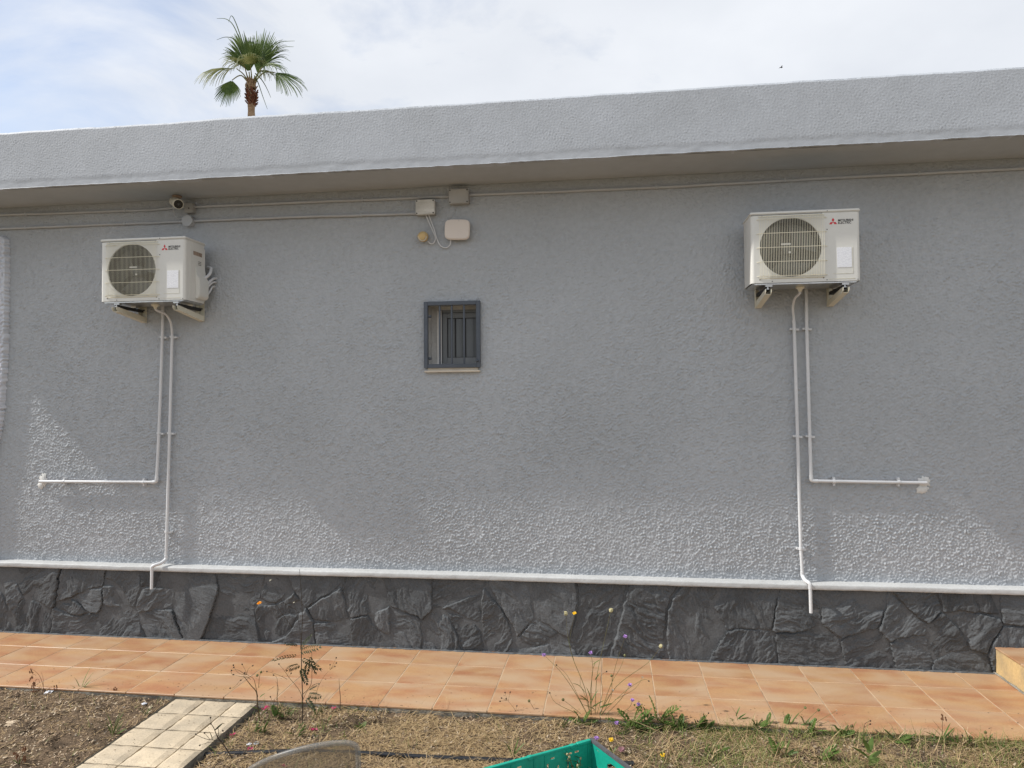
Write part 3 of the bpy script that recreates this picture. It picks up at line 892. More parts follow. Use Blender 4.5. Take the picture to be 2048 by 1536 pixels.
def air_conditioner(loc, label, rz=0.0):
    """outdoor unit: origin at the lower left front corner; x right, y towards the wall"""
    root = empty('air_conditioner', loc)
    root.rotation_euler = (0, 0, rz)
    tag(root, label, 'air conditioner', 'outdoor air conditioning units on the wall')
    # casing with rounded upright corners; the front carries a round fan opening
    rr = 0.020
    poly = []
    for (cx_, cy_, a0) in ((rr, rr, 180), (AW - rr, rr, 270), (AW - rr, AD - rr, 0), (rr, AD - rr, 90)):
        for k in range(5):
            a = math.radians(a0 + 90 * k / 4)
            poly.append((cx_ + rr * math.cos(a), cy_ + rr * math.sin(a)))
    n = len(poly); v = [(x, y, 0.0) for x, y in poly] + [(x, y, AH - 0.022) for x, y in poly]
    f = [tuple(range(n, 2 * n))]
    for i in range(n):
        j = (i + 1) % n
        if abs(poly[i][1]) < 1e-6 and abs(poly[j][1]) < 1e-6 and abs(poly[i][0] - poly[j][0]) > 0.1: continue   # front, built below
        f.append((i, j, n + j, n + i))
    fcx, fcz, fr_ = 0.255, 0.236, 0.198
    nn = 64; xa, xb, za, zb = rr, AW - rr, 0.0, AH - 0.022
    ci = []; ri = []
    for k in range(nn):
        a = 2 * math.pi * (k + 0.5) / nn
        c_, s_ = math.cos(a), math.sin(a)
        ci.append((fcx + fr_ * c_, 0.0, fcz + fr_ * s_))
        tt = min(((xb - fcx) / c_ if c_ > 1e-9 else (xa - fcx) / c_ if c_ < -1e-9 else 9), ((zb - fcz) / s_ if s_ > 1e-9 else (za - fcz) / s_ if s_ < -1e-9 else 9))
        ri.append((fcx + tt * c_, 0.0, fcz + tt * s_))
    # move the nearest rim points onto the four corners
    for cc in ((xa, za), (xb, za), (xb, zb), (xa, zb)):
        k = min(range(nn), key=lambda q: (ri[q][0] - cc[0]) ** 2 + (ri[q][2] - cc[1]) ** 2)
        ri[k] = (cc[0], 0.0, cc[1])
    b0 = len(v); v += ci; b1 = len(v); v += ri; b2 = len(v); v += [(x, 0.012, z) for x, y, z in ci]
    for k in range(nn):
        j = (k + 1) % nn
        f.append((b1 + k, b1 + j, b0 + j, b0 + k)); f.append((b0 + k, b0 + j, b2 + j, b2 + k))
    cas = mesh('casing', v, f, M_acbody, root); shade(cas, 35)
    # lid, slightly proud, and thin shadow gap
    lid = MB().box((-0.004, -0.005, AH - 0.020), (AW + 0.003, AD + 0.003, AH)).build('lid', M_acbody, root); bevel(lid, 0.006, 3)
    MB().box((0.005, -0.001, AH - 0.0235), (0.46, 0.02, AH - 0.0205)).build('lid_gap', M_rubber, root)
    for xq in (0.49,):
        MB().lathe([(0.003, 0), (0.003, 0.0015)], (xq, -0.0052, AH - 0.010), (0, -1, 0), 8).build('screw', M_screw, root)
    for xq, zq in ((0.135, 0.010), (0.483, 0.010), (0.055, 0.022), (0.462, 0.024), (0.075, 0.448), (0.452, 0.448), (0.488, 0.345), (0.676, 0.008)):
        MB().lathe([(0.0034, 0), (0.0034, 0.0016)], (xq, -0.0003, zq), (0, -1, 0), 8).build('screw', M_screw, root)
    # dark fan cavity
    cav = MB()
    nn2 = 40
    vv = [(fcx + fr_ * math.cos(2 * math.pi * k / nn2), 0.0125, fcz + fr_ * math.sin(2 * math.pi * k / nn2)) for k in range(nn2)]
    vv += [(x, 0.16, z) for x, y, z in vv]
    cav.add(vv, [(k, nn2 + k, nn2 + (k + 1) % nn2, (k + 1) % nn2) for k in range(nn2)] + [tuple(range(nn2, 2 * nn2))])
    cav.build('fan_cavity', M_acdark, root)
    fan = MB().lathe([(0.045, 0.0), (0.045, 0.05), (0.036, 0.062), (0.01, 0.066)], (fcx, 0.115, fcz), (0, -1, 0), 20).build('fan_hub', M_fan, root, smooth=True)
    for k in range(3):
        a0 = 2 * math.pi * k / 3 + 0.5
        mb = MB(); na, nr_ = 8, 5; vv = []; ff = []
        for i in range(nr_):
            r = 0.043 + (0.185 - 0.043) * i / (nr_ - 1)
            for j in range(na):
                s_ = j / (na - 1)
                a = a0 + (s_ - 0.5) * (0.9 + 0.9 * i / (nr_ - 1)) + 0.25 * i / nr_
                vv.append((fcx + r * math.cos(a), 0.055 + 0.055 * s_, fcz + r * math.sin(a)))
        for i in range(nr_ - 1):
            for j in range(na - 1):
                ff.append((i * na + j, i * na + j + 1, (i + 1) * na + j + 1, (i + 1) * na + j))
        mb.add(vv, ff).build('fan_blade', M_fan, root, smooth=True)
    for (xa_, za_, ww, hh) in ((0.255, 0.205, 0.012, 0.012), (0.205, 0.262, 0.062, 0.010)):
        MB().box((xa_, 0.046, za_), (xa_ + ww, 0.049, za_ + hh)).build('fan_mark', M_acbody, root)
    # wire grille: five cross rails and close upright wires
    gx0, gx1 = 0.052, 0.470
    rail = MB()
    for k in range(5):
        z = 0.045 + 0.0955 * k
        rail.tube([(gx0 - 0.014, 0.001, z - 0.002), (gx0, -0.011, z), (gx1, -0.011, z), (gx1 + 0.018, 0.001, z - 0.002)], 0.0021, 6)
    rail.tube([(gx0, -0.004, 0.030), (gx1, -0.004, 0.030)], 0.002, 6)
    rail.tube([(gx0, -0.004, 0.446), (gx1, -0.004, 0.446)], 0.002, 6)
    gr_ = rail.build('fan_grille', M_acgrille, root, smooth=True)
    wire = MB().tube([(0, 0.0, 0.026), (0, -0.0135, 0.042), (0, -0.015, 0.10), (0, -0.015, 0.38), (0, -0.0135, 0.436), (0, 0.0, 0.450)], 0.00115, 5)
    w0 = None
    nw = 40
    for k in range(nw):
        x = gx0 + 0.004 + (gx1 - gx0 - 0.008) * k / (nw - 1)
        if w0 is None:
            w0 = wire.build('grille_wire', M_acgrille, gr_, smooth=True); w0.location = (x, 0, 0)
        else:
            c = w0.copy(); C.objects.link(c); c.parent = gr_; c.location = (x, 0, 0)
    # emblem of three red lozenges and the lettering
    em = MB(); s_ = 0.0165; ex, ez = 0.527, 0.392
    h_ = s_ * math.sqrt(3) / 2

    def loz(cx_, cz_, ang):
        ca, sa = math.cos(ang), math.sin(ang)
        pts = [(0, 0), (-s_ / 2, h_), (0, 2 * h_), (s_ / 2, h_)]
        em.add([(cx_ + x * ca - z * sa, -0.0012, cz_ + x * sa + z * ca) for x, z in pts], [(0, 3, 2, 1)])
    for ang in (0, 2 * math.pi / 3, -2 * math.pi / 3): loz(ex, ez, ang)
    em.build('emblem', M_red, root)
    text_mesh('lettering', 'MITSUBISHI', 0.0205, M_ink, root, (0.558, -0.0006, 0.3955), 0.93)
    text_mesh('lettering', 'ELECTRIC', 0.0205, M_ink, root, (0.558, -0.0006, 0.3785), 0.93)
    # data label, pressed panel outline
    MB().box((0.548, -0.0015, 0.090), (0.640, -0.0002, 0.222)).build('data_label', M_label, root)
    pan = MB()
    pan.box((0.520, -0.0012, 0.0485), (0.647, -0.0002, 0.0505)); pan.box((0.6455, -0.0012, 0.051), (0.6475, -0.0002, 0.226))
    pan.build('panel_line', M_bracket, root)
    MB().box((0.492, -0.0012, 0.014), (0.66, -0.0002, 0.017)).build('base_fold', M_bracket, root)
    # valve cover bulging from the right side
    cov = [(AW, 0.030), (AW + 0.018, 0.024), (AW + 0.038, 0.045), (AW + 0.038, 0.175), (AW + 0.018, 0.205), (AW, 0.300)]
    cv = MB().prism(cov, 'y', 0.125, 0.255).build('valve_cover', M_acbody, root); bevel(cv, 0.004, 2)
    MB().box((AW - 0.002, 0.06, 0.02), (AW + 0.0025, 0.258, AH - 0.05)).build('side_panel', M_acbody, root)
    MB().box((AW + 0.002, 0.10, AH - 0.120), (AW + 0.0034, 0.215, AH - 0.090)).build('hand_recess', M_camtan, root)
    for k in range(3):
        MB().box((AW + 0.002, 0.165, 0.290 + 0.012 * k), (AW + 0.0036, 0.205, 0.294 + 0.012 * k)).build('vent_slot', M_screw, root)
    # galvanised base pan with drain spout
    bp_ = MB().prism([(0.012, 0.0), (AW - 0.012, 0.0), (AW - 0.03, -0.010), (0.03, -0.010)], 'y', 0.012, AD - 0.006).build('base_pan', M_zinc, root)
    for xq in (0.05, 0.44):
        pass
    MB().lathe([(0.030, 0), (0.030, 0.006), (0.014, 0.020), (0.010, 0.034)], (0.350, 0.150, -0.010), (0, 0, -1), 16).build('drain_spout', M_bracket, root, smooth=True)
    for xq in (0.118, 0.606):
        for yq in (0.035, 0.225):
            MB().box((xq - 0.022, yq - 0.014, -0.022), (xq + 0.022, yq + 0.014, -0.0104)).build('foot', M_zinc, root)
    return root


ac1 = air_conditioner((-3.846, -0.362, 2.650), 'cream outdoor air conditioner with white hoses curling from its side, beside the small camera')
ac2 = air_conditioner((0.943, -0.362, 2.650), 'cream outdoor air conditioner right of the barred window')
# insulated lines leave the first unit on its right
for pts, r in (([(0.700, 0.215, 0.20), (0.716, 0.240, 0.205), (0.730, 0.272, 0.240), (0.716, 0.312, 0.290), (0.670, 0.340, 0.305)], 0.0115),
               ([(0.700, 0.225, 0.13), (0.714, 0.250, 0.150), (0.726, 0.285, 0.185), (0.730, 0.325, 0.210), (0.728, 0.37, 0.22)], 0.0105),
               ([(0.700, 0.235, 0.10), (0.713, 0.255, 0.122), (0.724, 0.285, 0.158), (0.728, 0.325, 0.182), (0.726, 0.37, 0.19)], 0.0085),
               ([(0.705, 0.235, 0.045), (0.714, 0.250, 0.060), (0.722, 0.285, 0.100), (0.720, 0.325, 0.145), (0.716, 0.37, 0.155)], 0.0075)):
    pts = [Vector(p) for p in pts]
    fine_ = []
    for i in range(len(pts) - 1):
        p0 = pts[max(i - 1, 0)]; p1 = pts[i]; p2 = pts[i + 1]; p3 = pts[min(i + 2, len(pts) - 1)]
        for q in range(5):
            t_ = q / 5
            fine_.append(0.5 * ((2 * p1) + (-p0 + p2) * t_ + (2 * p0 - 5 * p1 + 4 * p2 - p3) * t_ ** 2 + (-p0 + 3 * p1 - 3 * p2 + p3) * t_ ** 3))
    fine_.append(pts[-1])
    MB().tube(fine_, r, 10).build('hose', M_pipe, ac1, smooth=True)


def bracket(x, label):
    """folding wall bracket: plate on the wall, tapered channel arm, black rubber strip"""
    root = empty('wall_bracket', (x, 0, 2.525))
    tag(root, label, 'bracket', 'brackets under the air conditioners')
    pl = MB()
    pl.box((0.0, -0.012, 0.0), (0.048, -0.009, 0.235)); pl.box((0.0, -0.052, 0.02), (0.003, -0.012, 0.235))
    bevel(pl.build('wall_plate', M_bracket, root), 0.0008, 1)
    side = [(-0.013, 0.000), (-0.345, 0.050), (-0.362, 0.064), (-0.364, 0.084), (-0.330, 0.084), (-0.013, 0.042)]
    arm = MB()
    arm.prism(side, 'x', 0.004, 0.007); arm.prism(side, 'x', 0.041, 0.044)
    arm.prism([(-0.013, 0.0), (-0.345, 0.050), (-0.345, 0.053), (-0.013, 0.003)], 'x', 0.0072, 0.0408)
    arm.build('arm', M_bracket, root)
    MB().box((0.008, -0.330, 0.0790), (0.040, -0.040, 0.1005)).build('rubber_strip', M_rubber, root)
    for zq in (0.10, 0.16):
        MB().lathe([(0.006, 0), (0.006, 0.004)], (0.028, -0.012, zq), (0, -1, 0), 8).build('bolt', M_screw, root)
    MB().lathe([(0.010, 0), (0.010, 0.006), (0.005, 0.008), (0.005, 0.016)], (0.024, -0.335, 0.0850), (0, 0, 1), 10).build('bolt', M_zinc, root, smooth=True)
    return root


bracket(-3.757, 'left cream bracket under the air conditioner with the white side hoses')
bracket(-3.256, 'right cream bracket under the air conditioner with the white side hoses')
bracket(1.030, 'left cream bracket under the air conditioner right of the window')
bracket(1.522, 'right cream bracket under the air conditioner right of the window')


def smooth_path(pts, n=6):
    pts = [Vector(p) for p in pts]; out = []
    for i in range(len(pts) - 1):
        p0 = pts[max(i - 1, 0)]; p1 = pts[i]; p2 = pts[i + 1]; p3 = pts[min(i + 2, len(pts) - 1)]
        for q in range(n):
            t_ = q / n
            out.append(0.5 * ((2 * p1) + (-p0 + p2) * t_ + (2 * p0 - 5 * p1 + 4 * p2 - p3) * t_ ** 2 + (-p0 + 3 * p1 - 3 * p2 + p3) * t_ ** 3))
    out.append(pts[-1])
    return out


def clip(parent, x, z, horiz=False, y=-0.035):
    mb = MB()
    if horiz:
        mb.tube([(x - 0.008, y, z), (x + 0.008, y, z)], 0.0142, 12)
        mb.box((x - 0.007, y, z + 0.010), (x + 0.007, 0.0, z + 0.030)); mb.box((x - 0.006, y + 0.002, z - 0.030), (x + 0.006, 0.0, z - 0.012))
    else:
        mb.tube([(x, y, z - 0.008), (x, y, z + 0.008)], 0.0144, 12)
        mb.box((x + 0.012, y, z - 0.012), (x + 0.034, 0.0, z + 0.002)); mb.box((x - 0.026, y + 0.004, z - 0.007), (x - 0.012, 0.0, z + 0.007))
    return mb.build('pipe_clip', M_pipe, parent)


PY = -0.035
# --- left unit: refrigerant pipe that turns left, condensate drain
t1 = empty('service_pipe', (-3.60, 0, 1.245)); t1.location = (0, 0, 0)
tag(t1, 'white pipe from the left air conditioner that turns left into the wall', 'pipe', 'white pipes below the air conditioners')
MB().tube([(-3.552, PY, 2.700), (-3.5525, PY, 2.50), (-3.568, PY, 1.98), (-3.584, PY, 1.58), (-3.599, PY, 1.262)], 0.0116, 14).build('upright', M_pipe, t1, smooth=True)
MB().tube([(-3.6180, PY, 1.2445), (-4.05, PY, 1.2425), (-4.640, PY, 1.240)], 0.0112, 14).build('horizontal_run', M_pipe, t1, smooth=True)
MB().tube(smooth_path([(-3.598, PY, 1.285), (-3.600, PY, 1.262), (-3.606, PY, 1.249), (-3.622, PY, 1.245), (-3.640, PY, 1.2445)], 4), 0.0138, 14).build('elbow', M_pipe, t1, smooth=True)
for z in (2.405, 1.635): clip(t1, -3.5525 - (2.5 - z) * 0.0315 + 0.0008, z)
for x in (-4.42, -3.715): clip(t1, x, 1.242, True)

t2 = empty('drain_pipe')
tag(t2, 'white condensate drain pipe of the left air conditioner reaching down to the plinth', 'pipe', 'white pipes below the air conditioners')
MB().tube(smooth_path([(-3.496, -0.212, 2.607), (-3.492, -0.19, 2.595), (-3.470, -0.12, 2.575), (-3.468, -0.06, 2.52), (-3.469, PY - 0.004, 2.44), (-3.4695, PY, 2.37)], 6), 0.0090, 12).build('drain_hose', M_pipe, t2, smooth=True)
MB().tube([(-3.4695, PY, 2.41), (-3.471, PY, 2.37), (-3.489, PY, 1.62), (-3.514, PY, 0.640)], 0.0114, 14).build('upright', M_pipe, t2, smooth=True)
MB().tube(smooth_path([(-3.513, PY, 0.665), (-3.515, PY - .002, 0.635), (-3.530, -0.075, 0.612), (-3.562, -0.100, 0.602), (-3.583, -0.108, 0.588), (-3.586, -0.108, 0.565)], 5), 0.0134, 14).build('offset_bend', M_pipe, t2, smooth=True)
MB().tube([(-3.586, -0.108, 0.575), (-3.588, -0.108, 0.415)], 0.0114, 14).build('outlet', M_pipe, t2, smooth=True)
for z in (2.405, 1.635, 0.85): clip(t2, -3.471 - (2.37 - z) * 0.0249, z)

# --- right unit
t3 = empty('service_pipe')
tag(t3, 'white pipe from the right air conditioner that turns right into the wall', 'pipe', 'white pipes below the air conditioners')
MB().tube([(1.380, PY, 2.700), (1.378, PY, 2.40), (1.386, PY, 1.62), (1.391, PY, 1.313)], 0.0116, 14).build('upright', M_pipe, t3, smooth=True)
MB().tube([(1.408, PY, 1.2965), (1.75, PY, 1.293), (2.150, PY, 1.290)], 0.0112, 14).build('horizontal_run', M_pipe, t3, smooth=True)
MB().tube(smooth_path([(1.3905, PY, 1.338), (1.3915, PY, 1.312), (1.397, PY, 1.300), (1.412, PY, 1.2967), (1.436, PY, 1.2964)], 4), 0.0138, 14).build('elbow', M_pipe, t3, smooth=True)
for z in (2.37, 1.61): clip(t3, 1.378 + (2.40 - z) * 0.0115, z)
for x in (1.545, 1.97): clip(t3, x, 1.2935, True)

t4 = empty('drain_pipe')
tag(t4, 'white condensate drain pipe of the right air conditioner reaching down to the plinth', 'pipe', 'white pipes below the air conditioners')
MB().tube(smooth_path([(1.293, -0.212, 2.607), (1.290, -0.19, 2.593), (1.280, -0.12, 2.573), (1.281, -0.06, 2.52), (1.290, PY - .004, 2.45), (1.2925, PY, 2.39)], 6), 0.0090, 12).build('drain_hose', M_pipe, t4, smooth=True)
MB().tube([(1.2905, PY, 2.43), (1.293, PY, 2.40), (1.304, PY, 1.62), (1.314, PY, 0.82), (1.322, PY, 0.640)], 0.0114, 14).build('upright', M_pipe, t4, smooth=True)
MB().tube(smooth_path([(1.3215, PY, 0.662), (1.3225, PY - .002, 0.632), (1.330, -0.075, 0.610), (1.345, -0.100, 0.600), (1.353, -0.108, 0.588), (1.354, -0.108, 0.560)], 5), 0.0134, 14).build('offset_bend', M_pipe, t4, smooth=True)
MB().tube([(1.354, -0.108, 0.570), (1.356, -0.108, 0.395)], 0.0114, 14).build('outlet', M_pipe, t4, smooth=True)
for z in (2.37, 1.61, 0.82): clip(t4, 1.293 + (2.40 - z) * 0.0132, z)

# --- painted conduits under the eaves
CY = -0.017


def conduit(label, pts, r=0.0105):
    xsn = []
    for i in range(len(pts) - 1):
        (a, z0), (b, z1) = pts[i], pts[i + 1]
        k = max(2, int(abs(b - a) / 0.12))
        for q in range(k): xsn.append((a + (b - a) * q / k, CY, z0 + (z1 - z0) * q / k + random.uniform(-.0015, .0015)))
    xsn.append((pts[-1][0], CY, pts[-1][1]))
    o = MB().tube(xsn, r, 10).build('conduit', M_conduit, smooth=True)
    tag(o, label, 'conduit', 'painted conduits under the eaves')
    for x in np.arange(pts[0][0] + 0.5, pts[-1][0], 0.9):
        z = np.interp(x, [p[0] for p in pts], [p[1] for p in pts])
        MB().box((x - 0.006, CY - 0.012, z - 0.0125), (x + 0.006, 0.0, z + 0.0125)).build('saddle_clip', M_conduit, o)
    return o


conduit('upper painted conduit running left from the small square box under the eaves', [(-6.2, 3.466), (-5.04, 3.456), (-3.68, 3.440), (-3.36, 3.452)])
conduit('painted conduit between the small square box and the upper junction box', [(-3.29, 3.448), (-2.4, 3.444), (-1.43, 3.436), (-1.19, 3.434)])
conduit('long painted conduit running right from the upper junction box under the eaves', [(-1.05, 3.440), (0.30, 3.430), (1.69, 3.440), (2.82, 3.442), (4.2, 3.445)])
conduit('lower painted conduit left of the round box', [(-6.2, 3.352), (-5.04, 3.341), (-3.68, 3.335), (-3.37, 3.333)])
conduit('lower painted conduit between the round box and the left junction box', [(-3.30, 3.335), (-2.4, 3.330), (-1.45, 3.315)])


def junction_box(x, z, w, h, d, mt, label, tilt=0.0):
    root = empty('junction_box', (x, -0.004, z)); root.rotation_euler = (0, tilt, 0)
    tag(root, label, 'junction box', 'junction boxes above the window')
    bevel(MB().box((-w / 2 + .002, -d * 0.72, -h / 2 + .002), (w / 2 - .002, 0.004, h / 2 - .002)).build('base', M_boxgrey, root), 0.003, 2)
    bevel(MB().box((-w / 2, -d, -h / 2), (w / 2, -d * 0.7, h / 2)).build('cover', mt, root), 0.004, 2)
    for sx_ in (-1, 1):
        for sz in (-1, 1):
            MB().lathe([(0.0055, 0), (0.0055, 0.0012)], (sx_ * (w / 2 - .010), -d - 0.0002, sz * (h / 2 - .010)), (0, -1, 0), 10).build('screw', M_screw, root)
    return root


junction_box(-1.381, 3.350, 0.148, 0.114, 0.062, M_box, 'bright white junction box at the left end above the window')
junction_box(-1.121, 3.421, 0.152, 0.110, 0.062, M_boxgrey, 'dull grey painted junction box right under the eaves')

# small square box and round box by the camera
o = empty('switch_box', (-3.325, -0.003, 3.435)); tag(o, 'small square grey box behind the security camera', 'junction box')
bevel(MB().box((-0.036, -0.048, -0.040), (0.036, 0.004, 0.038)).build('housing', M_boxgrey, o), 0.004, 2)
MB().lathe([(0.006, 0), (0.006, 0.002)], (0.004, -0.0482, -0.006), (0, -1, 0), 10).build('screw', M_screw, o)
o = MB().lathe([(0.043, 0), (0.043, 0.038), (0.0425, 0.040), (0.046, 0.0405), (0.046, 0.052), (0.043, 0.055)], (-3.337, 0.002, 3.331), (0, -1, 0), 28).build('round_junction_box', M_conduit, smooth=True)
tag(o, 'round grey junction box below the security camera', 'junction box')

# security camera hanging from the soffit
cr = empty('security_camera', (-3.362, -0.13, SOF)); cr.scale = (1.2, 1.2, 1.2)
tag(cr, 'weathered bullet security camera under the eaves above the left air conditioner', 'security camera')
MB().lathe([(0.030, 0), (0.030, 0.006), (0.022, 0.014)], (-0.02, 0.02, -0.001), (0, 0, -1), 20).build('mount_plate', M_camtan, cr, smooth=True)
MB().tube([(-0.02, 0.02, -0.010), (-0.024, 0.018, -0.030), (-0.012, 0.006, -0.052)], [0.014, 0.013, 0.016], 12).build('mount_arm', M_camtan, cr, smooth=True)
dirc = Vector((0.66, -0.66, -0.36)).normalized()
cb = Vector((-0.050, 0.03, -0.030))
MB().lathe([(0.020, 0), (0.029, 0.008), (0.031, 0.02), (0.031, 0.115), (0.033, 0.117), (0.033, 0.140), (0.029, 0.1415)], cb, dirc, 24).build('body', M_camwhite, cr, smooth=True)
MB().lathe([(0.0275, 0), (0.0275, 0.003)], cb + dirc * 0.1400, dirc, 24).build('lens_window', M_lens, cr, smooth=True)
MB().lathe([(0.009, 0), (0.009, 0.002)], cb + dirc * 0.1432, dirc, 16).build('lens', M_screw, cr, smooth=True)
o = MB().tube(smooth_path([(-3.425, -0.10, 3.476), (-3.448, -0.06, 3.43), (-3.452, -0.035, 3.385), (-3.42, -0.03, 3.352), (-3.375, -0.03, 3.365), (-3.352, -0.03, 3.392)], 6), 0.0036, 8).build('camera_cable', M_conduit, smooth=True)
tag(o, 'thin looped grey cable from the security camera to the square box', 'cable')

# antenna panel and small round lamp
ant = empty('antenna_panel', (-1.135, 0, 3.17)); ant.rotation_euler = (0, math.radians(2.5), 0)
tag(ant, 'off white flat antenna panel with rounded corners above the window', 'antenna')
pts = []
for k in range(64):
    a = 2 * math.pi * k / 64
    c_, s_ = math.cos(a), math.sin(a)
    pts.append((0.096 * math.copysign(abs(c_) ** 0.42, c_), 0.076 * math.copysign(abs(s_) ** 0.42, s_)))
bevel(MB().prism(pts, 'y', -0.062, -0.030).build('shell', M_router, ant), 0.006, 3, 50)
MB().box((-0.05, -0.031, -0.045), (0.05, 0.0, 0.045)).build('wall_mount', M_boxgrey, ant)
MB().lathe([(0.003, 0), (0.003, 0.001)], (0.012, -0.0622, 0.064), (0, -1, 0), 8).build('indicator', M_boxgrey, ant)
lm = empty('motion_sensor', (-1.400, 0, 3.135))
tag(lm, 'small yellowed round sensor on the wall left of the antenna panel', 'sensor')
MB().lathe([(0.030, 0), (0.030, 0.018), (0.026, 0.024)], (0, 0.002, 0), (0, -1, 0), 20).build('base', M_camtan, lm, smooth=True)
MB().lathe([(0.030, 0.0), (0.038, 0.008), (0.040, 0.03), (0.036, 0.048), (0.024, 0.058)], (0, -0.020, 0), (-0.1, -1, -0.25), 24).build('cap', M_yellowed, lm, smooth=True)
MB().tube([(0.031 * math.cos(a), -0.074 - 0.006 * math.sin(a), 0.031 * math.sin(a) - 0.012) for a in np.linspace(math.pi * 1.0, math.pi * 2.0, 12)], 0.0035, 6).build('rim', M_camwhite, lm, smooth=True)
MB().lathe([(0.012, 0), (0.012, 0.03)], (-0.040, -0.012, 0.004), (0, -1, 0), 10).build('cable_gland', M_boxgrey, lm, smooth=True)
for pts, lab in (([(-1.386, -0.03, 3.300), (-1.365, -0.022, 3.25), (-1.335, -0.018, 3.18), (-1.314, -0.016, 3.125), (-1.325, -0.016, 3.085), (-1.348, -0.018, 3.078), (-1.372, -0.022, 3.096)], 'grey cable curling from the left junction box to the yellowed sensor'),
                 ([(-1.362, -0.03, 3.300), (-1.345, -0.022, 3.25), (-1.322, -0.024, 3.19), (-1.300, -0.018, 3.11), (-1.272, -0.016, 3.060), (-1.232, -0.016, 3.043), (-1.200, -0.02, 3.062), (-1.190, -0.03, 3.100)], 'grey cable looping from the left junction box up into the antenna panel')):
    o = MB().tube(smooth_path(pts, 7), 0.0042, 8).build('cable', M_pipe, smooth=True); tag(o, lab, 'cable')
o = MB().tube(smooth_path([(-1.315, -0.006, 3.272), (-1.27, -0.005, 3.255), (-1.22, -0.005, 3.258), (-1.175, -0.006, 3.30), (-1.150, -0.008, 3.37)], 6), 0.0022, 6).build('cable', M_conduit, smooth=True)
tag(o, 'very thin dark cable arching between the two junction boxes', 'cable')

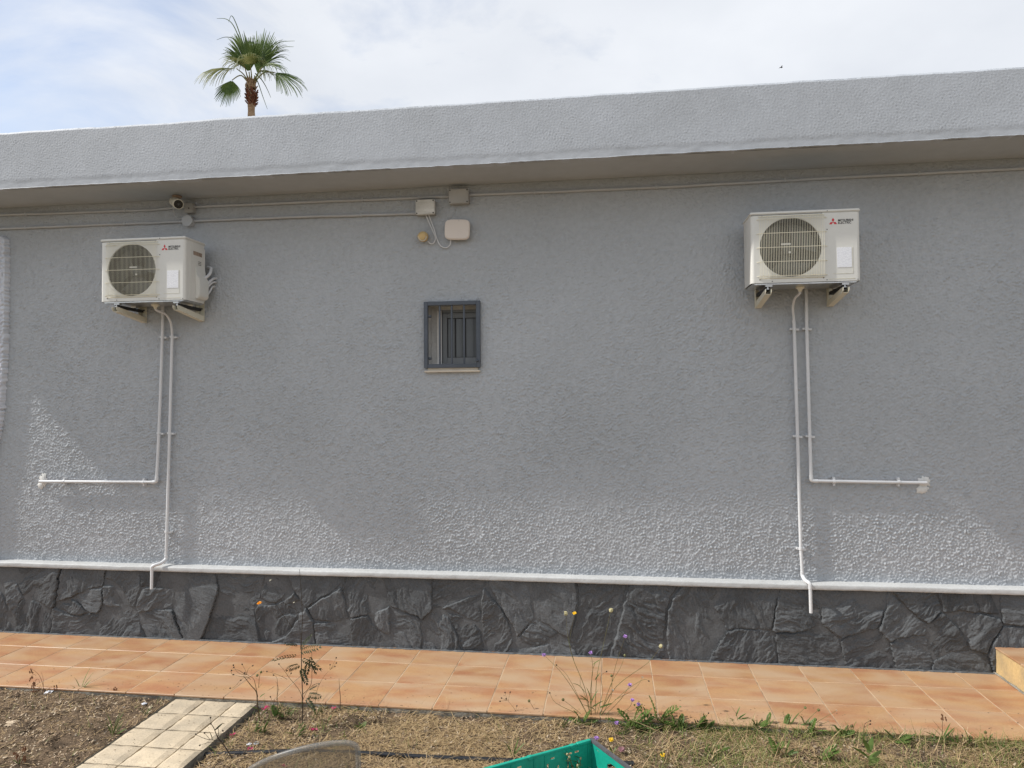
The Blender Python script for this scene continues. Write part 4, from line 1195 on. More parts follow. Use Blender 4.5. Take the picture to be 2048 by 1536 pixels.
PLANTS = [{'name': 'tall_weed',
  'cat': 'weed',
  'label': 'tall dark stemmed weed with feathery leaf clusters and an orange flower',
  'at': [-1.81, -1.284, -0.025],
  'stems': [([[-1.81, -0.025], [-1.813, 0.126], [-1.823, 0.286], [-1.829, 0.446], [-1.826, 0.563], [-1.832, 0.694], [-1.844, 0.811], [-1.851, 0.878]], 'n', 0.0034),
            ([[-1.829, 0.416], [-1.85, 0.497], [-1.872, 0.596], [-1.897, 0.669]], 'w', 0.0018), ([[-1.863, 0.561], [-1.907, 0.692], [-1.95, 0.764], [-2.019, 0.718]], 'o', 0.0012),
            ([[-1.832, 0.665], [-1.857, 0.737], [-1.882, 0.795], [-1.919, 0.865]], 'w', 0.0012), ([[-1.813, 0.155], [-1.77, 0.209], [-1.773, 0.331], [-1.776, 0.395]], 'n', 0.002),
            ([[-1.81, 0.126], [-1.789, 0.171], [-1.739, 0.17]], 'n', 0.0016)],
  'leaves': [(-1.826, 0.402, 0.13, 'pinnate', 25), (-1.832, 0.381, 0.13, 'pinnate', 172), (-1.826, 0.364, 0.12, 'pinnate', -20), (-1.826, 0.329, 0.1, 'pinnate', 200),
             (-1.823, 0.417, 0.09, 'pinnate', 60), (-1.776, 0.384, 0.11, 'pinnate', -60), (-1.776, 0.366, 0.1, 'pinnate', -95), (-1.823, 0.315, 0.09, 'pinnate', -50),
             (-1.776, 0.157, 0.09, 'pinnate', 10), (-1.789, 0.142, 0.08, 'pinnate', -30), (-1.77, 0.186, 0.08, 'pinnate', 40), (-1.835, 0.44, 0.07, 'pinnate', 165)],
  'col': 'darkstem'},
 {'name': 'dry_weed',
  'cat': 'weed',
  'label': 'dry branching weed with round seed buds at the corner of the paved path',
  'at': [-2.091, -1.252, -0.025],
  'stems': [([[-2.091, -0.025], [-2.101, 0.084], [-2.104, 0.152], [-2.136, 0.192], [-2.165, 0.229], [-2.18, 0.249]], 'n', 0.004), ([[-2.165, 0.229], [-2.212, 0.229], [-2.264, 0.239]], 'b', 0.0018),
            ([[-2.18, 0.246], [-2.219, 0.28], [-2.26, 0.275]], 'b', 0.0016), ([[-2.177, 0.246], [-2.171, 0.273], [-2.193, 0.314]], 'b', 0.0014),
            ([[-2.155, 0.214], [-2.196, 0.221], [-2.228, 0.199]], 'b', 0.0014), ([[-2.177, 0.243], [-2.165, 0.279], [-2.136, 0.301]], 'b', 0.0014),
            ([[-2.264, 0.239], [-2.27, 0.269], [-2.251, 0.29]], 'b', 0.0012), ([[-2.101, 0.122], [-2.095, 0.202], [-2.104, 0.246], [-2.139, 0.268], [-2.155, 0.28]], 'b', 0.002),
            ([[-2.104, 0.246], [-2.076, 0.268]], 'g', 0.0018), ([[-2.098, 0.173], [-2.082, 0.247], [-2.072, 0.274]], 'g', 0.0016), ([[-2.18, 0.243], [-2.225, 0.262], [-2.251, 0.305]], 'b', 0.0012),
            ([[-2.206, 0.221], [-2.238, 0.181], [-2.263, 0.174]], 'b', 0.0012)],
  'leaves': [(-2.101, 0.164, 0.05, 'blade', 60), (-2.101, 0.158, 0.05, 'blade', 120), (-2.094, 0.114, 0.05, 'blade', 45), (-2.094, 0.04, 0.07, 'blade', 140), (-2.088, -0.004, 0.09, 'blade', 60),
             (-2.094, -0.005, 0.08, 'blade', 110)],
  'col': 'drystem'},
 {'name': 'dry_weed',
  'cat': 'weed',
  'label': 'thin leaning stem with tiny buds beside the tall feathery weed',
  'at': [-1.9, -1.077, -0.025],
  'stems': [([[-1.9, -0.025], [-1.92, 0.072], [-2.001, 0.16], [-2.031, 0.195], [-2.073, 0.237]], 'b', 0.002), ([[-2.001, 0.16], [-2.064, 0.191], [-2.129, 0.206]], 'b', 0.0015),
            ([[-2.001, 0.16], [-1.991, 0.185]], 'b', 0.001), ([[-2.011, 0.172], [-2.008, 0.203]], 'b', 0.001)],
  'leaves': [],
  'col': 'drystem'},
 {'name': 'dry_weed',
  'cat': 'weed',
  'label': 'short curled dry weed in front of the walkway edge',
  'at': [-2.057, -1.096, -0.025],
  'stems': [([[-2.057, -0.025], [-2.07, 0.081], [-2.077, 0.152], [-2.103, 0.172]], 'b', 0.002), ([[-2.074, 0.121], [-2.11, 0.101]], 'n', 0.0014),
            ([[-2.064, 0.036], [-2.048, 0.113], [-2.064, 0.152]], 'n', 0.0014), ([[-2.057, 0.006], [-2.09, 0.041], [-2.097, 0.059]], 'b', 0.0014)],
  'leaves': [],
  'col': 'drystem'},
 {'name': 'bare_twig',
  'cat': 'twig',
  'label': 'single bare dark twig standing upright before the walkway',
  'at': [-1.659, -1.083, -0.025],
  'stems': [([[-1.659, -0.025], [-1.662, 0.066], [-1.669, 0.111], [-1.675, 0.171]], 'n', 0.0026)],
  'leaves': [],
  'col': 'darkstem'},
 {'name': 'dry_weed',
  'cat': 'weed',
  'label': 'faint thin stem with a sparse seed head right of the tall feathery weed',
  'at': [-1.818, -1.102, -0.025],
  'stems': [([[-1.818, -0.025], [-1.792, 0.113], [-1.747, 0.2], [-1.709, 0.244]], 'n', 0.0015), ([[-1.709, 0.244], [-1.689, 0.293]], 'b', 0.001), ([[-1.709, 0.244], [-1.667, 0.276]], 'b', 0.001),
            ([[-1.709, 0.244], [-1.654, 0.301]], 'b', 0.001), ([[-1.709, 0.244], [-1.673, 0.315]], 'b', 0.001)],
  'leaves': [],
  'col': 'drystem'},
 {'name': 'dark_weed',
  'cat': 'weed',
  'label': 'dark twiggy weed leaning over the edge of the paved path',
  'at': [-1.998, -1.706, -0.025],
  'stems': [([[-1.998, -0.025], [-2.06, 0.05], [-2.095, 0.088], [-2.118, 0.139], [-2.135, 0.159]], 'b', 0.0035), ([[-2.083, 0.075], [-2.141, 0.08], [-2.184, 0.091], [-2.213, 0.105]], 'b', 0.002),
            ([[-2.095, 0.088], [-2.078, 0.134], [-2.084, 0.149]], 'b', 0.002), ([[-2.06, 0.05], [-2.14, 0.056], [-2.204, 0.036]], 'b', 0.002),
            ([[-2.118, 0.131], [-2.141, 0.151], [-2.147, 0.183]], 'b', 0.0015), ([[-2.141, 0.077], [-2.169, 0.11]], 'b', 0.0014), ([[-2.04, 0.03], [-1.941, 0.039], [-1.913, 0.059]], 'n', 0.002),
            ([[-2.101, 0.095], [-2.066, 0.113], [-2.069, 0.124]], 'b', 0.0015), ([[-1.998, -0.025], [-1.936, 0.031], [-1.927, 0.11]], 'n', 0.002)],
  'leaves': [(-2.095, 0.101, 0.05, 'blade', 130), (-2.112, 0.126, 0.05, 'blade', 40), (-2.126, 0.073, 0.05, 'blade', 100), (-2.069, 0.076, 0.06, 'blade', 80), (-2.155, 0.082, 0.04, 'blade', 120)],
  'col': 'darkstem'},
 {'name': 'scabious',
  'cat': 'wildflower',
  'label': 'tall clump of thin wildflower stems with mauve and cream heads',
  'at': [-0.131, -1.012, -0.025],
  'stems': [([[-0.131, -0.025], [-0.227, 0.123], [-0.316, 0.237], [-0.417, 0.327]], 'm', 0.0022), ([[-0.131, -0.025], [-0.198, 0.095], [-0.271, 0.233], [-0.336, 0.295]], 'b', 0.0018),
            ([[-0.131, -0.025], [-0.168, 0.17], [-0.24, 0.358], [-0.266, 0.499], [-0.274, 0.617]], 'c', 0.0022), ([[-0.131, -0.025], [-0.136, 0.142], [-0.119, 0.304], [-0.13, 0.401]], 'm', 0.0022),
            ([[-0.111, -0.006], [-0.1, 0.202], [-0.063, 0.38], [-0.011, 0.602]], 'c', 0.0022), ([[-0.111, -0.006], [0.014, 0.17], [0.202, 0.312], [0.281, 0.409]], 'c', 0.0022),
            ([[-0.096, 0.012], [-0.015, 0.186], [0.039, 0.276], [0.069, 0.353]], 'g', 0.0018), ([[-0.015, 0.186], [0.016, 0.339], [0.07, 0.511]], 'm', 0.0016),
            ([[-0.081, -0.016], [0.037, 0.101], [0.096, 0.191]], 'm', 0.0022), ([[-0.037, -0.014], [0.083, 0.051], [0.11, 0.099]], 'm', 0.0022),
            ([[-0.037, -0.014], [0.1, 0.046], [0.144, 0.089]], 'm', 0.0018), ([[-0.125, -0.019], [0.052, 0.142], [0.169, 0.224], [0.206, 0.22]], 'b', 0.0018),
            ([[-0.131, -0.019], [-0.222, 0.035], [-0.299, 0.09]], 'g', 0.0022), ([[-0.199, 0.007], [-0.341, 0.064], [-0.379, 0.121]], 'b', 0.0018),
            ([[-0.116, -0.007], [-0.065, 0.131], [-0.076, 0.218], [-0.04, 0.249]], 'b', 0.0016), ([[-0.096, -0.006], [-0.015, 0.133], [-0.011, 0.259]], 'g', 0.0018),
            ([[0.008, 0.105], [0.125, 0.169], [0.169, 0.235]], 'w', 0.0014), ([[-0.131, -0.025], [-0.163, 0.097], [-0.197, 0.177], [-0.191, 0.236]], 'n', 0.0016),
            ([[-0.131, -0.019], [-0.126, 0.245], [-0.107, 0.319], [-0.137, 0.327]], 'n', 0.0016), ([[-0.081, 0.013], [-0.051, 0.102], [-0.006, 0.178]], 'w', 0.0014),
            ([[-0.232, 0.329], [-0.254, 0.446], [-0.223, 0.619]], 'y', 0.0012)],
  'leaves': [(-0.139, 0.068, 0.1, 'blade', 70), (-0.145, 0.083, 0.08, 'blade', 130), (-0.128, 0.054, 0.09, 'blade', 30), (-0.133, 0.098, 0.09, 'blade', 100), (-0.154, 0.097, 0.06, 'blade', 170),
             (-0.197, 0.177, 0.05, 'blade', 150), (-0.122, 0.304, 0.06, 'blade', 50), (-0.108, 0.217, 0.05, 'blade', 60), (-0.081, 0.057, 0.08, 'blade', 20), (-0.168, 0.14, 0.06, 'blade', 120),
             (-0.11, 0.041, 0.08, 'blade', 150)],
  'col': 'stem'},
 {'name': 'dry_weed',
  'cat': 'weed',
  'label': 'small seed sprig on a thin stem left of the mauve wildflowers',
  'at': [-0.569, -1.025, -0.025],
  'stems': [([[-0.569, -0.025], [-0.586, 0.021], [-0.64, 0.084]], 'b', 0.0015), ([[-0.634, 0.078], [-0.665, 0.095]], 'b', 0.001), ([[-0.634, 0.078], [-0.646, 0.122]], 'b', 0.001),
            ([[-0.628, 0.07], [-0.619, 0.115]], 'b', 0.001), ([[-0.637, 0.078], [-0.674, 0.076]], 'b', 0.001), ([[-0.583, 0.016], [-0.577, 0.04]], 'b', 0.001)],
  'leaves': [],
  'col': 'drystem'},
 {'name': 'bud_stem',
  'cat': 'wildflower',
  'label': 'lone bud on a curved stem just left of the mauve wildflowers',
  'at': [-0.446, -0.983, -0.025],
  'stems': [([[-0.446, -0.025], [-0.482, 0.024], [-0.506, 0.061]], 'g', 0.0018)],
  'leaves': [],
  'col': 'drystem'},
 {'name': 'leafy_weed',
  'cat': 'weed',
  'label': 'low green lobed leaves beside the walkway right of the mauve wildflowers',
  'at': [0.251, -1.03, -0.025],
  'stems': [],
  'leaves': [(0.251, -0.019, 0.16, 'lobed', 20), (0.251, -0.019, 0.16, 'lobed', 60), (0.251, -0.019, 0.16, 'lobed', 95), (0.251, -0.019, 0.16, 'lobed', 130), (0.251, -0.019, 0.16, 'lobed', 165),
             (0.251, -0.019, 0.16, 'lobed', 45), (0.208, -0.036, 0.12, 'lobed', 150), (0.294, -0.023, 0.13, 'lobed', 30)],
  'col': 'stem'},
 {'name': 'leafy_weed',
  'cat': 'weed',
  'label': 'low green tuft of lobed leaves below the mauve wildflowers',
  'at': [0.105, -1.111, -0.025],
  'stems': [],
  'leaves': [(0.105, -0.019, 0.15, 'lobed', 15), (0.105, -0.019, 0.15, 'lobed', 50), (0.105, -0.019, 0.15, 'lobed', 80), (0.105, -0.019, 0.15, 'lobed', 115), (0.105, -0.019, 0.15, 'lobed', 150),
             (0.105, -0.019, 0.15, 'lobed', 175), (0.105, -0.019, 0.15, 'lobed', 35)],
  'col': 'stem'},
 {'name': 'leafy_weed',
  'cat': 'weed',
  'label': 'small green rosette left of the pair of lobed leaf tufts',
  'at': [-0.182, -1.083, -0.025],
  'stems': [],
  'leaves': [(-0.182, -0.025, 0.09, 'lobed', 30), (-0.182, -0.025, 0.09, 'lobed', 70), (-0.182, -0.025, 0.09, 'lobed', 110), (-0.182, -0.025, 0.09, 'lobed', 150)],
  'col': 'stem'},
 {'name': 'green_weed',
  'cat': 'weed',
  'label': 'small green weed with upright tip by the walkway edge, middle right',
  'at': [0.712, -0.974, -0.025],
  'stems': [([[0.712, -0.025], [0.71, 0.024], [0.696, 0.066]], 'n', 0.002), ([[0.712, -0.019], [0.74, 0.025], [0.824, 0.013]], 'n', 0.0016), ([[0.712, -0.025], [0.656, -0.008]], 'n', 0.0014)],
  'leaves': [(0.704, 0.032, 0.06, 'blade', 70), (0.699, 0.052, 0.05, 'blade', 110), (0.709, 0.009, 0.07, 'blade', 40), (0.712, -0.005, 0.08, 'blade', 140), (0.726, 0.01, 0.06, 'blade', 20)],
  'col': 'stem'},
 {'name': 'white_weed',
  'cat': 'wildflower',
  'label': 'weed with pale lacy flower heads over the walkway edge, right of centre',
  'at': [0.997, -1.002, -0.025],
  'stems': [([[0.997, -0.025], [1.026, 0.039], [1.087, 0.104]], 'g', 0.0018), ([[1.025, -0.004], [1.122, 0.072], [1.155, 0.102]], 'g', 0.002),
            ([[1.039, -0.011], [1.162, 0.046], [1.249, 0.104]], 'w', 0.0018), ([[1.052, -0.016], [1.175, 0.019], [1.208, 0.035]], 'w', 0.0022),
            ([[1.011, -0.019], [1.053, 0.026], [1.135, 0.045]], 'g', 0.0015), ([[0.997, -0.025], [0.976, 0.022], [0.958, 0.092]], 'n', 0.0015)],
  'leaves': [(0.984, -0.006, 0.08, 'blade', 80), (0.998, 0.009, 0.09, 'blade', 60), (1.011, -0.004, 0.08, 'blade', 110), (0.97, -0.015, 0.09, 'blade', 140), (1.031, -0.003, 0.08, 'blade', 35),
             (1.066, -0.016, 0.08, 'blade', 60), (1.08, -0.001, 0.06, 'lobed', 100), (0.97, 0.007, 0.06, 'lobed', 70), (0.874, 0.008, 0.06, 'lobed', 80)],
  'col': 'stem'},
 {'name': 'dark_sprig',
  'cat': 'weed',
  'label': 'dark curled sprig standing over the right part of the walkway edge',
  'at': [1.385, -1.063, -0.025],
  'stems': [([[1.385, -0.025], [1.378, 0.024], [1.384, 0.063], [1.413, 0.081]], 'b', 0.0022), ([[1.381, 0.044], [1.415, 0.059]], 'b', 0.0014)],
  'leaves': [],
  'col': 'darkstem'},
 {'name': 'green_weed',
  'cat': 'weed',
  'label': 'bright green leafy sprout at the bottom right of the garden',
  'at': [1.281, -1.425, -0.025],
  'stems': [([[1.281, -0.025], [1.28, 0.088]], 'n', 0.003)],
  'leaves': [(1.279, 0.038, 0.09, 'broad', 35), (1.279, 0.05, 0.09, 'broad', 140), (1.28, 0.075, 0.08, 'broad', 65), (1.28, 0.088, 0.08, 'broad', 110), (1.281, 0.013, 0.1, 'broad', 15),
             (1.281, 0.013, 0.1, 'broad', 165)],
  'col': 'stem'},
 {'name': 'dry_weed',
  'cat': 'weed',
  'label': 'brown headed dry stalk near the right end of the garden edge',
  'at': [1.788, -1.071, -0.025],
  'stems': [([[1.788, -0.025], [1.785, 0.056], [1.794, 0.132]], 'd', 0.002), ([[1.784, 0.042], [1.734, 0.107]], 'n', 0.0012), ([[1.788, -0.025], [1.82, 0.044], [1.836, 0.072]], 'n', 0.0014)],
  'leaves': [(1.784, 0.015, 0.09, 'blade', 60), (1.784, 0.007, 0.09, 'blade', 120), (1.784, 0.007, 0.11, 'blade', 35), (1.778, 0.001, 0.1, 'blade', 150)],
  'col': 'drystem'},
 {'name': 'green_weed',
  'cat': 'weed',
  'label': 'tiny weed with a pale tip at the far right walkway edge',
  'at': [2.03, -1.041, -0.025],
  'stems': [([[2.03, -0.025], [2.021, 0.015], [2.011, 0.044]], 'g', 0.0014)],
  'leaves': [(2.026, -0.004, 0.05, 'blade', 70), (2.026, -0.004, 0.05, 'blade', 130)],
  'col': 'stem'},
 {'name': 'rusty_sprig',
  'cat': 'weed',
  'label': 'rust brown drooping sprig at the left walkway edge',
  'at': [-3.671, -1.081, -0.025],
  'stems': [([[-3.671, -0.025], [-3.693, 0.038], [-3.738, 0.101], [-3.796, 0.131]], 'd', 0.002), ([[-3.708, 0.057], [-3.723, 0.076], [-3.752, 0.068]], 'd', 0.0014),
            ([[-3.679, -0.003], [-3.694, 0.071], [-3.716, 0.115]], 'n', 0.0014), ([[-3.671, -0.019], [-3.628, 0.032], [-3.585, 0.05]], 'd', 0.0012),
            ([[-3.738, 0.101], [-3.774, 0.099], [-3.788, 0.086]], 'd', 0.0012), ([[-3.723, 0.082], [-3.744, 0.049]], 'd', 0.0012), ([[-3.701, 0.044], [-3.715, 0.018]], 'd', 0.0012),
            ([[-3.678, -0.012], [-3.737, 0.017]], 'd', 0.0012)],
  'leaves': [],
  'col': 'rust'},
 {'name': 'grass_tuft',
  'cat': 'grass tuft',
  'label': 'small upright green grass tuft left of the paved path by the walkway',
  'at': [-3.471, -1.001, -0.025],
  'stems': [],
  'leaves': [(-3.471, -0.018, 0.16, 'blade', 82), (-3.471, -0.018, 0.14, 'blade', 70), (-3.475, -0.019, 0.1, 'blade', 105), (-3.467, -0.018, 0.09, 'blade', 60), (-3.478, -0.019, 0.08, 'blade', 125),
             (-3.467, -0.018, 0.13, 'blade', 55)],
  'col': 'stem'},
 {'name': 'green_weed',
  'cat': 'weed',
  'label': 'small green weed tuft in the soil beside the paved path',
  'at': [-2.845, -1.524, -0.025],
  'stems': [],
  'leaves': [(-2.845, -0.025, 0.13, 'blade', 95), (-2.845, -0.025, 0.13, 'blade', 75), (-2.845, -0.025, 0.13, 'blade', 110), (-2.845, -0.025, 0.13, 'blade', 60), (-2.845, -0.025, 0.13, 'blade', 130),
             (-2.845, -0.025, 0.13, 'blade', 85), (-2.857, -0.02, 0.08, 'blade', 100), (-2.832, -0.03, 0.08, 'blade', 40), (-2.832, -0.03, 0.08, 'blade', 70)],
  'col': 'stem'},
 {'name': 'red_weed',
  'cat': 'weed',
  'label': 'reddish dry weed at the bottom left of the garden',
  'at': [-3.088, -1.914, -0.025],
  'stems': [([[-3.088, -0.025], [-3.095, 0.037], [-3.083, 0.076]], 'd', 0.002), ([[-3.088, -0.025], [-3.106, 0.023], [-3.112, 0.049]], 'd', 0.002), ([[-3.088, -0.025], [-3.065, 0.033]], 'd', 0.002)],
  'leaves': [(-3.088, -0.015, 0.06, 'blade', 80), (-3.088, -0.015, 0.05, 'blade', 120)],
  'col': 'rust'},
 {'name': 'green_weed',
  'cat': 'weed',
  'label': 'tiny green shoot at the upper edge of the paved path, left side',
  'at': [-2.816, -1.273, -0.025],
  'stems': [],
  'leaves': [(-2.816, -0.025, 0.07, 'blade', 95), (-2.816, -0.025, 0.07, 'blade', 70), (-2.816, -0.025, 0.07, 'blade', 120)],
  'col': 'stem'},
 {'name': 'dry_weed',
  'cat': 'weed',
  'label': 'small brown tuft left of the path top corner',
  'at': [-3.215, -1.026, -0.025],
  'stems': [([[-3.215, -0.025], [-3.201, 0.04]], 'd', 0.0014), ([[-3.215, -0.025], [-3.222, 0.026]], 'n', 0.0012)],
  'leaves': [(-3.215, -0.025, 0.06, 'dryblade', 70), (-3.215, -0.025, 0.06, 'dryblade', 100), (-3.215, -0.025, 0.06, 'dryblade', 130), (-3.215, -0.025, 0.06, 'dryblade', 50)],
  'col': 'drystem'},
 {'name': 'scabious',
  'cat': 'wildflower',
  'label': 'mauve flower standing just right of the green crate corner',
  'at': [-0.092, -1.36, -0.025],
  'stems': [([[-0.092, -0.025], [-0.095, 0.007], [-0.095, 0.034]], 'm', 0.002)],
  'leaves': [],
  'col': 'stem'},
 {'name': 'yellow_flower',
  'cat': 'wildflower',
  'label': 'yellow daisy right of the green crate corner',
  'at': [-0.012, -1.405, -0.025],
  'stems': [([[-0.012, -0.025], [-0.014, 0.015], [-0.016, 0.051]], 'y', 0.002)],
  'leaves': [(-0.012, -0.02, 0.06, 'blade', 100), (-0.012, -0.02, 0.06, 'blade', 60)],
  'col': 'stem'},
 {'name': 'scabious',
  'cat': 'wildflower',
  'label': 'wilted mauve flower between the crate and the lobed leaves',
  'at': [-0.006, -1.174, -0.025],
  'stems': [([[-0.006, -0.025], [-0.002, 0.017], [0.015, 0.038]], 'm', 0.002)],
  'leaves': [],
  'col': 'stem'},
 {'name': 'yellow_flower',
  'cat': 'wildflower',
  'label': 'yellow flower low in the grass at the bottom, right of the crate',
  'at': [0.254, -1.436, -0.025],
  'stems': [([[0.254, -0.025], [0.252, 0.009]], 'y', 0.002)],
  'leaves': [(0.254, -0.02, 0.06, 'blade', 100)],
  'col': 'stem'},
 {'name': 'pink_flower',
  'cat': 'wildflower',
  'label': 'dull pink flower head low in the grass right of the crate',
  'at': [0.044, -1.398, -0.025],
  'stems': [([[0.044, -0.025], [0.039, 0.006]], 'p', 0.002)],
  'leaves': [],
  'col': 'stem'},
 {'name': 'green_weed',
  'cat': 'weed',
  'label': 'small dark green weed left of the crate',
  'at': [-0.535, -1.492, -0.025],
  'stems': [],
  'leaves': [(-0.535, -0.025, 0.1, 'blade', 95), (-0.535, -0.025, 0.1, 'blade', 75), (-0.535, -0.025, 0.1, 'blade', 110), (-0.535, -0.025, 0.1, 'blade', 60), (-0.535, -0.025, 0.1, 'blade', 130)],
  'col': 'stem'},
 {'name': 'green_weed',
  'cat': 'weed',
  'label': 'small green seedling in the dry soil left of centre',
  'at': [-1.455, -1.278, -0.025],
  'stems': [],
  'leaves': [(-1.455, -0.025, 0.05, 'broad', 95), (-1.455, -0.025, 0.05, 'broad', 60), (-1.455, -0.025, 0.05, 'broad', 130)],
  'col': 'stem'},
 {'name': 'dry_weed',
  'cat': 'weed',
  'label': 'thin forked dry stalk behind the black hose',
  'at': [-1.125, -1.597, -0.025],
  'stems': [([[-1.125, -0.025], [-1.166, 0.025], [-1.229, 0.079]], 'n', 0.0014), ([[-1.166, 0.025], [-1.152, 0.057]], 'n', 0.001)],
  'leaves': [],
  'col': 'drystem'},
 {'name': 'dry_weed',
  'cat': 'weed',
  'label': 'thin dark slanting stalk near the left end of the crate',
  'at': [-0.578, -1.581, -0.025],
  'stems': [([[-0.578, -0.025], [-0.617, 0.037], [-0.67, 0.086], [-0.683, 0.124]], 'n', 0.0018)],
  'leaves': [],
  'col': 'darkstem'},
 {'name': 'leafy_tuft',
  'cat': 'weed',
  'label': 'sprawling green weed right of the lobed leaf tufts by the walkway',
  'at': [0.332, -1.084, -0.025],
  'stems': [([[0.332, -0.025], [0.324, 0.014], [0.337, 0.043]], 'n', 0.0016), ([[0.332, -0.025], [0.332, 0.015], [0.34, 0.054]], 'b', 0.0016),
            ([[0.332, -0.025], [0.325, 0.014], [0.313, 0.07]], 'b', 0.0016)],
  'leaves': [(0.336, -0.006, 0.062, 'blade', 55.149860698967316), (0.301, 0.005, 0.061, 'blade', 112.28349179804704), (0.293, -0.001, 0.073, 'lobed', 126.40994358086233),
             (0.362, -0.014, 0.073, 'dryblade', 117.83683286945633), (0.37, -0.009, 0.084, 'dryblade', 150.33218772430922), (0.3, -0.014, 0.042, 'dryblade', 53.208302360307854),
             (0.374, -0.008, 0.074, 'lobed', 79.74930663363328), (0.363, -0.004, 0.069, 'dryblade', 100.95273308612586), (0.369, 0.0, 0.091, 'lobed', 153.82865383294597),
             (0.348, -0.019, 0.087, 'dryblade', 142.61047798659075), (0.339, -0.0, 0.052, 'dryblade', 59.72103779796115), (0.299, -0.01, 0.075, 'dryblade', 36.50735210426468),
             (0.36, -0.01, 0.048, 'lobed', 80.52842900114464), (0.325, -0.021, 0.073, 'blade', 74.11461996583091), (0.34, -0.006, 0.091, 'lobed', 90.70464857424572)],
  'col': 'drystem'},
 {'name': 'leafy_tuft',
  'cat': 'weed',
  'label': 'fine leaved green tuft by the walkway edge, right of the lobed leaves',
  'at': [0.502, -1.063, -0.025],
  'stems': [([[0.502, -0.025], [0.52, 0.016], [0.488, 0.029]], 'n', 0.0016), ([[0.502, -0.025], [0.504, 0.015], [0.539, 0.072]], 'b', 0.0016),
            ([[0.502, -0.025], [0.507, 0.015], [0.476, 0.027]], 'b', 0.0016)],
  'leaves': [(0.486, 0.007, 0.08, 'dryblade', 73.97765830049852), (0.536, -0.01, 0.079, 'dryblade', 97.70393806200076), (0.514, 0.008, 0.061, 'dryblade', 107.45775329798803),
             (0.522, 0.008, 0.058, 'lobed', 92.74654812655677), (0.507, -0.024, 0.057, 'dryblade', 65.93393104230519), (0.492, -0.006, 0.043, 'dryblade', 106.55434417142428),
             (0.5, -0.002, 0.053, 'dryblade', 61.26017343956572), (0.502, -0.005, 0.083, 'blade', 150.22972545021344), (0.48, -0.011, 0.065, 'lobed', 48.06473275508106),
             (0.475, -0.001, 0.078, 'lobed', 64.05251653752661), (0.492, 0.001, 0.037, 'dryblade', 113.88527054766203), (0.47, -0.01, 0.068, 'lobed', 56.03037299671945),
             (0.475, -0.012, 0.071, 'blade', 103.09413732480688), (0.543, 0.0, 0.047, 'blade', 35.393283991309474), (0.524, -0.016, 0.064, 'lobed', 54.25361955397502)],
  'col': 'stem'},
 {'name': 'leafy_tuft',
  'cat': 'weed',
  'label': 'bushy low weed by the walkway edge between two taller sprouts',
  'at': [0.823, -1.048, -0.025],
  'stems': [([[0.823, -0.025], [0.811, 0.014], [0.826, 0.034]], 'n', 0.0016), ([[0.823, -0.025], [0.813, 0.014], [0.807, 0.061]], 'n', 0.0016),
            ([[0.823, -0.025], [0.81, 0.014], [0.833, 0.053]], 'b', 0.0016)],
  'leaves': [(0.805, 0.001, 0.049, 'lobed', 107.44332316665157), (0.805, -0.007, 0.038, 'dryblade', 45.27972166198669), (0.78, 0.004, 0.08, 'dryblade', 81.46580064783464),
             (0.863, 0.009, 0.047, 'dryblade', 84.36726174332817), (0.845, 0.002, 0.084, 'dryblade', 69.33893282459329), (0.799, -0.024, 0.065, 'lobed', 40.599521959758874),
             (0.8, -0.025, 0.076, 'dryblade', 145.10112394244146), (0.858, 0.007, 0.065, 'blade', 87.53621784514766), (0.79, -0.01, 0.048, 'blade', 93.24533760405723),
             (0.816, 0.006, 0.066, 'lobed', 41.30273530499434), (0.864, -0.004, 0.076, 'blade', 70.73941192555735), (0.796, -0.008, 0.076, 'blade', 56.12935798553637),
             (0.803, 0.004, 0.042, 'blade', 88.3751745650093), (0.829, -0.011, 0.073, 'blade', 59.91619445645498)],
  'col': 'stem'},
 {'name': 'leafy_tuft',
  'cat': 'weed',
  'label': 'bushy green weed under the pale lacy flower heads',
  'at': [1.09, -1.064, -0.025],
  'stems': [([[1.09, -0.025], [1.092, 0.014], [1.086, 0.046]], 'g', 0.0016), ([[1.09, -0.025], [1.102, 0.015], [1.112, 0.028]], 'g', 0.0016),
            ([[1.09, -0.025], [1.077, 0.013], [1.127, 0.065]], 'g', 0.0016)],
  'leaves': [(1.092, -0.009, 0.049, 'blade', 70.6676425796272), (1.103, -0.005, 0.06, 'blade', 153.4429580922493), (1.084, -0.021, 0.04, 'dryblade', 74.43094807407299),
             (1.054, -0.021, 0.061, 'dryblade', 109.53525380597142), (1.094, -0.004, 0.042, 'dryblade', 31.898419621695705), (1.102, 0.001, 0.057, 'dryblade', 79.37807775966218),
             (1.049, -0.02, 0.055, 'dryblade', 34.30552962726245), (1.084, -0.011, 0.088, 'lobed', 73.65064059157285), (1.125, 0.003, 0.054, 'dryblade', 114.77220033115883),
             (1.128, 0.002, 0.087, 'dryblade', 128.02102006178976), (1.105, 0.0, 0.071, 'blade', 130.51070382005452), (1.109, -0.008, 0.053, 'dryblade', 30.760671932524673),
             (1.055, -0.024, 0.088, 'blade', 131.52804071495947), (1.077, 0.003, 0.041, 'blade', 112.55952002592194), (1.12, 0.008, 0.072, 'blade', 29.715005081235617),
             (1.113, -0.007, 0.079, 'blade', 97.0801092487979), (1.056, -0.008, 0.07, 'dryblade', 48.45488606130863)],
  'col': 'drystem'},
 {'name': 'leafy_tuft',
  'cat': 'weed',
  'label': 'low yellow green tuft left of the dark curled sprig',
  'at': [1.276, -1.064, -0.025],
  'stems': [([[1.276, -0.025], [1.264, 0.013], [1.315, 0.055]], 'b', 0.0016), ([[1.276, -0.025], [1.281, 0.014], [1.296, 0.043]], 'b', 0.0016),
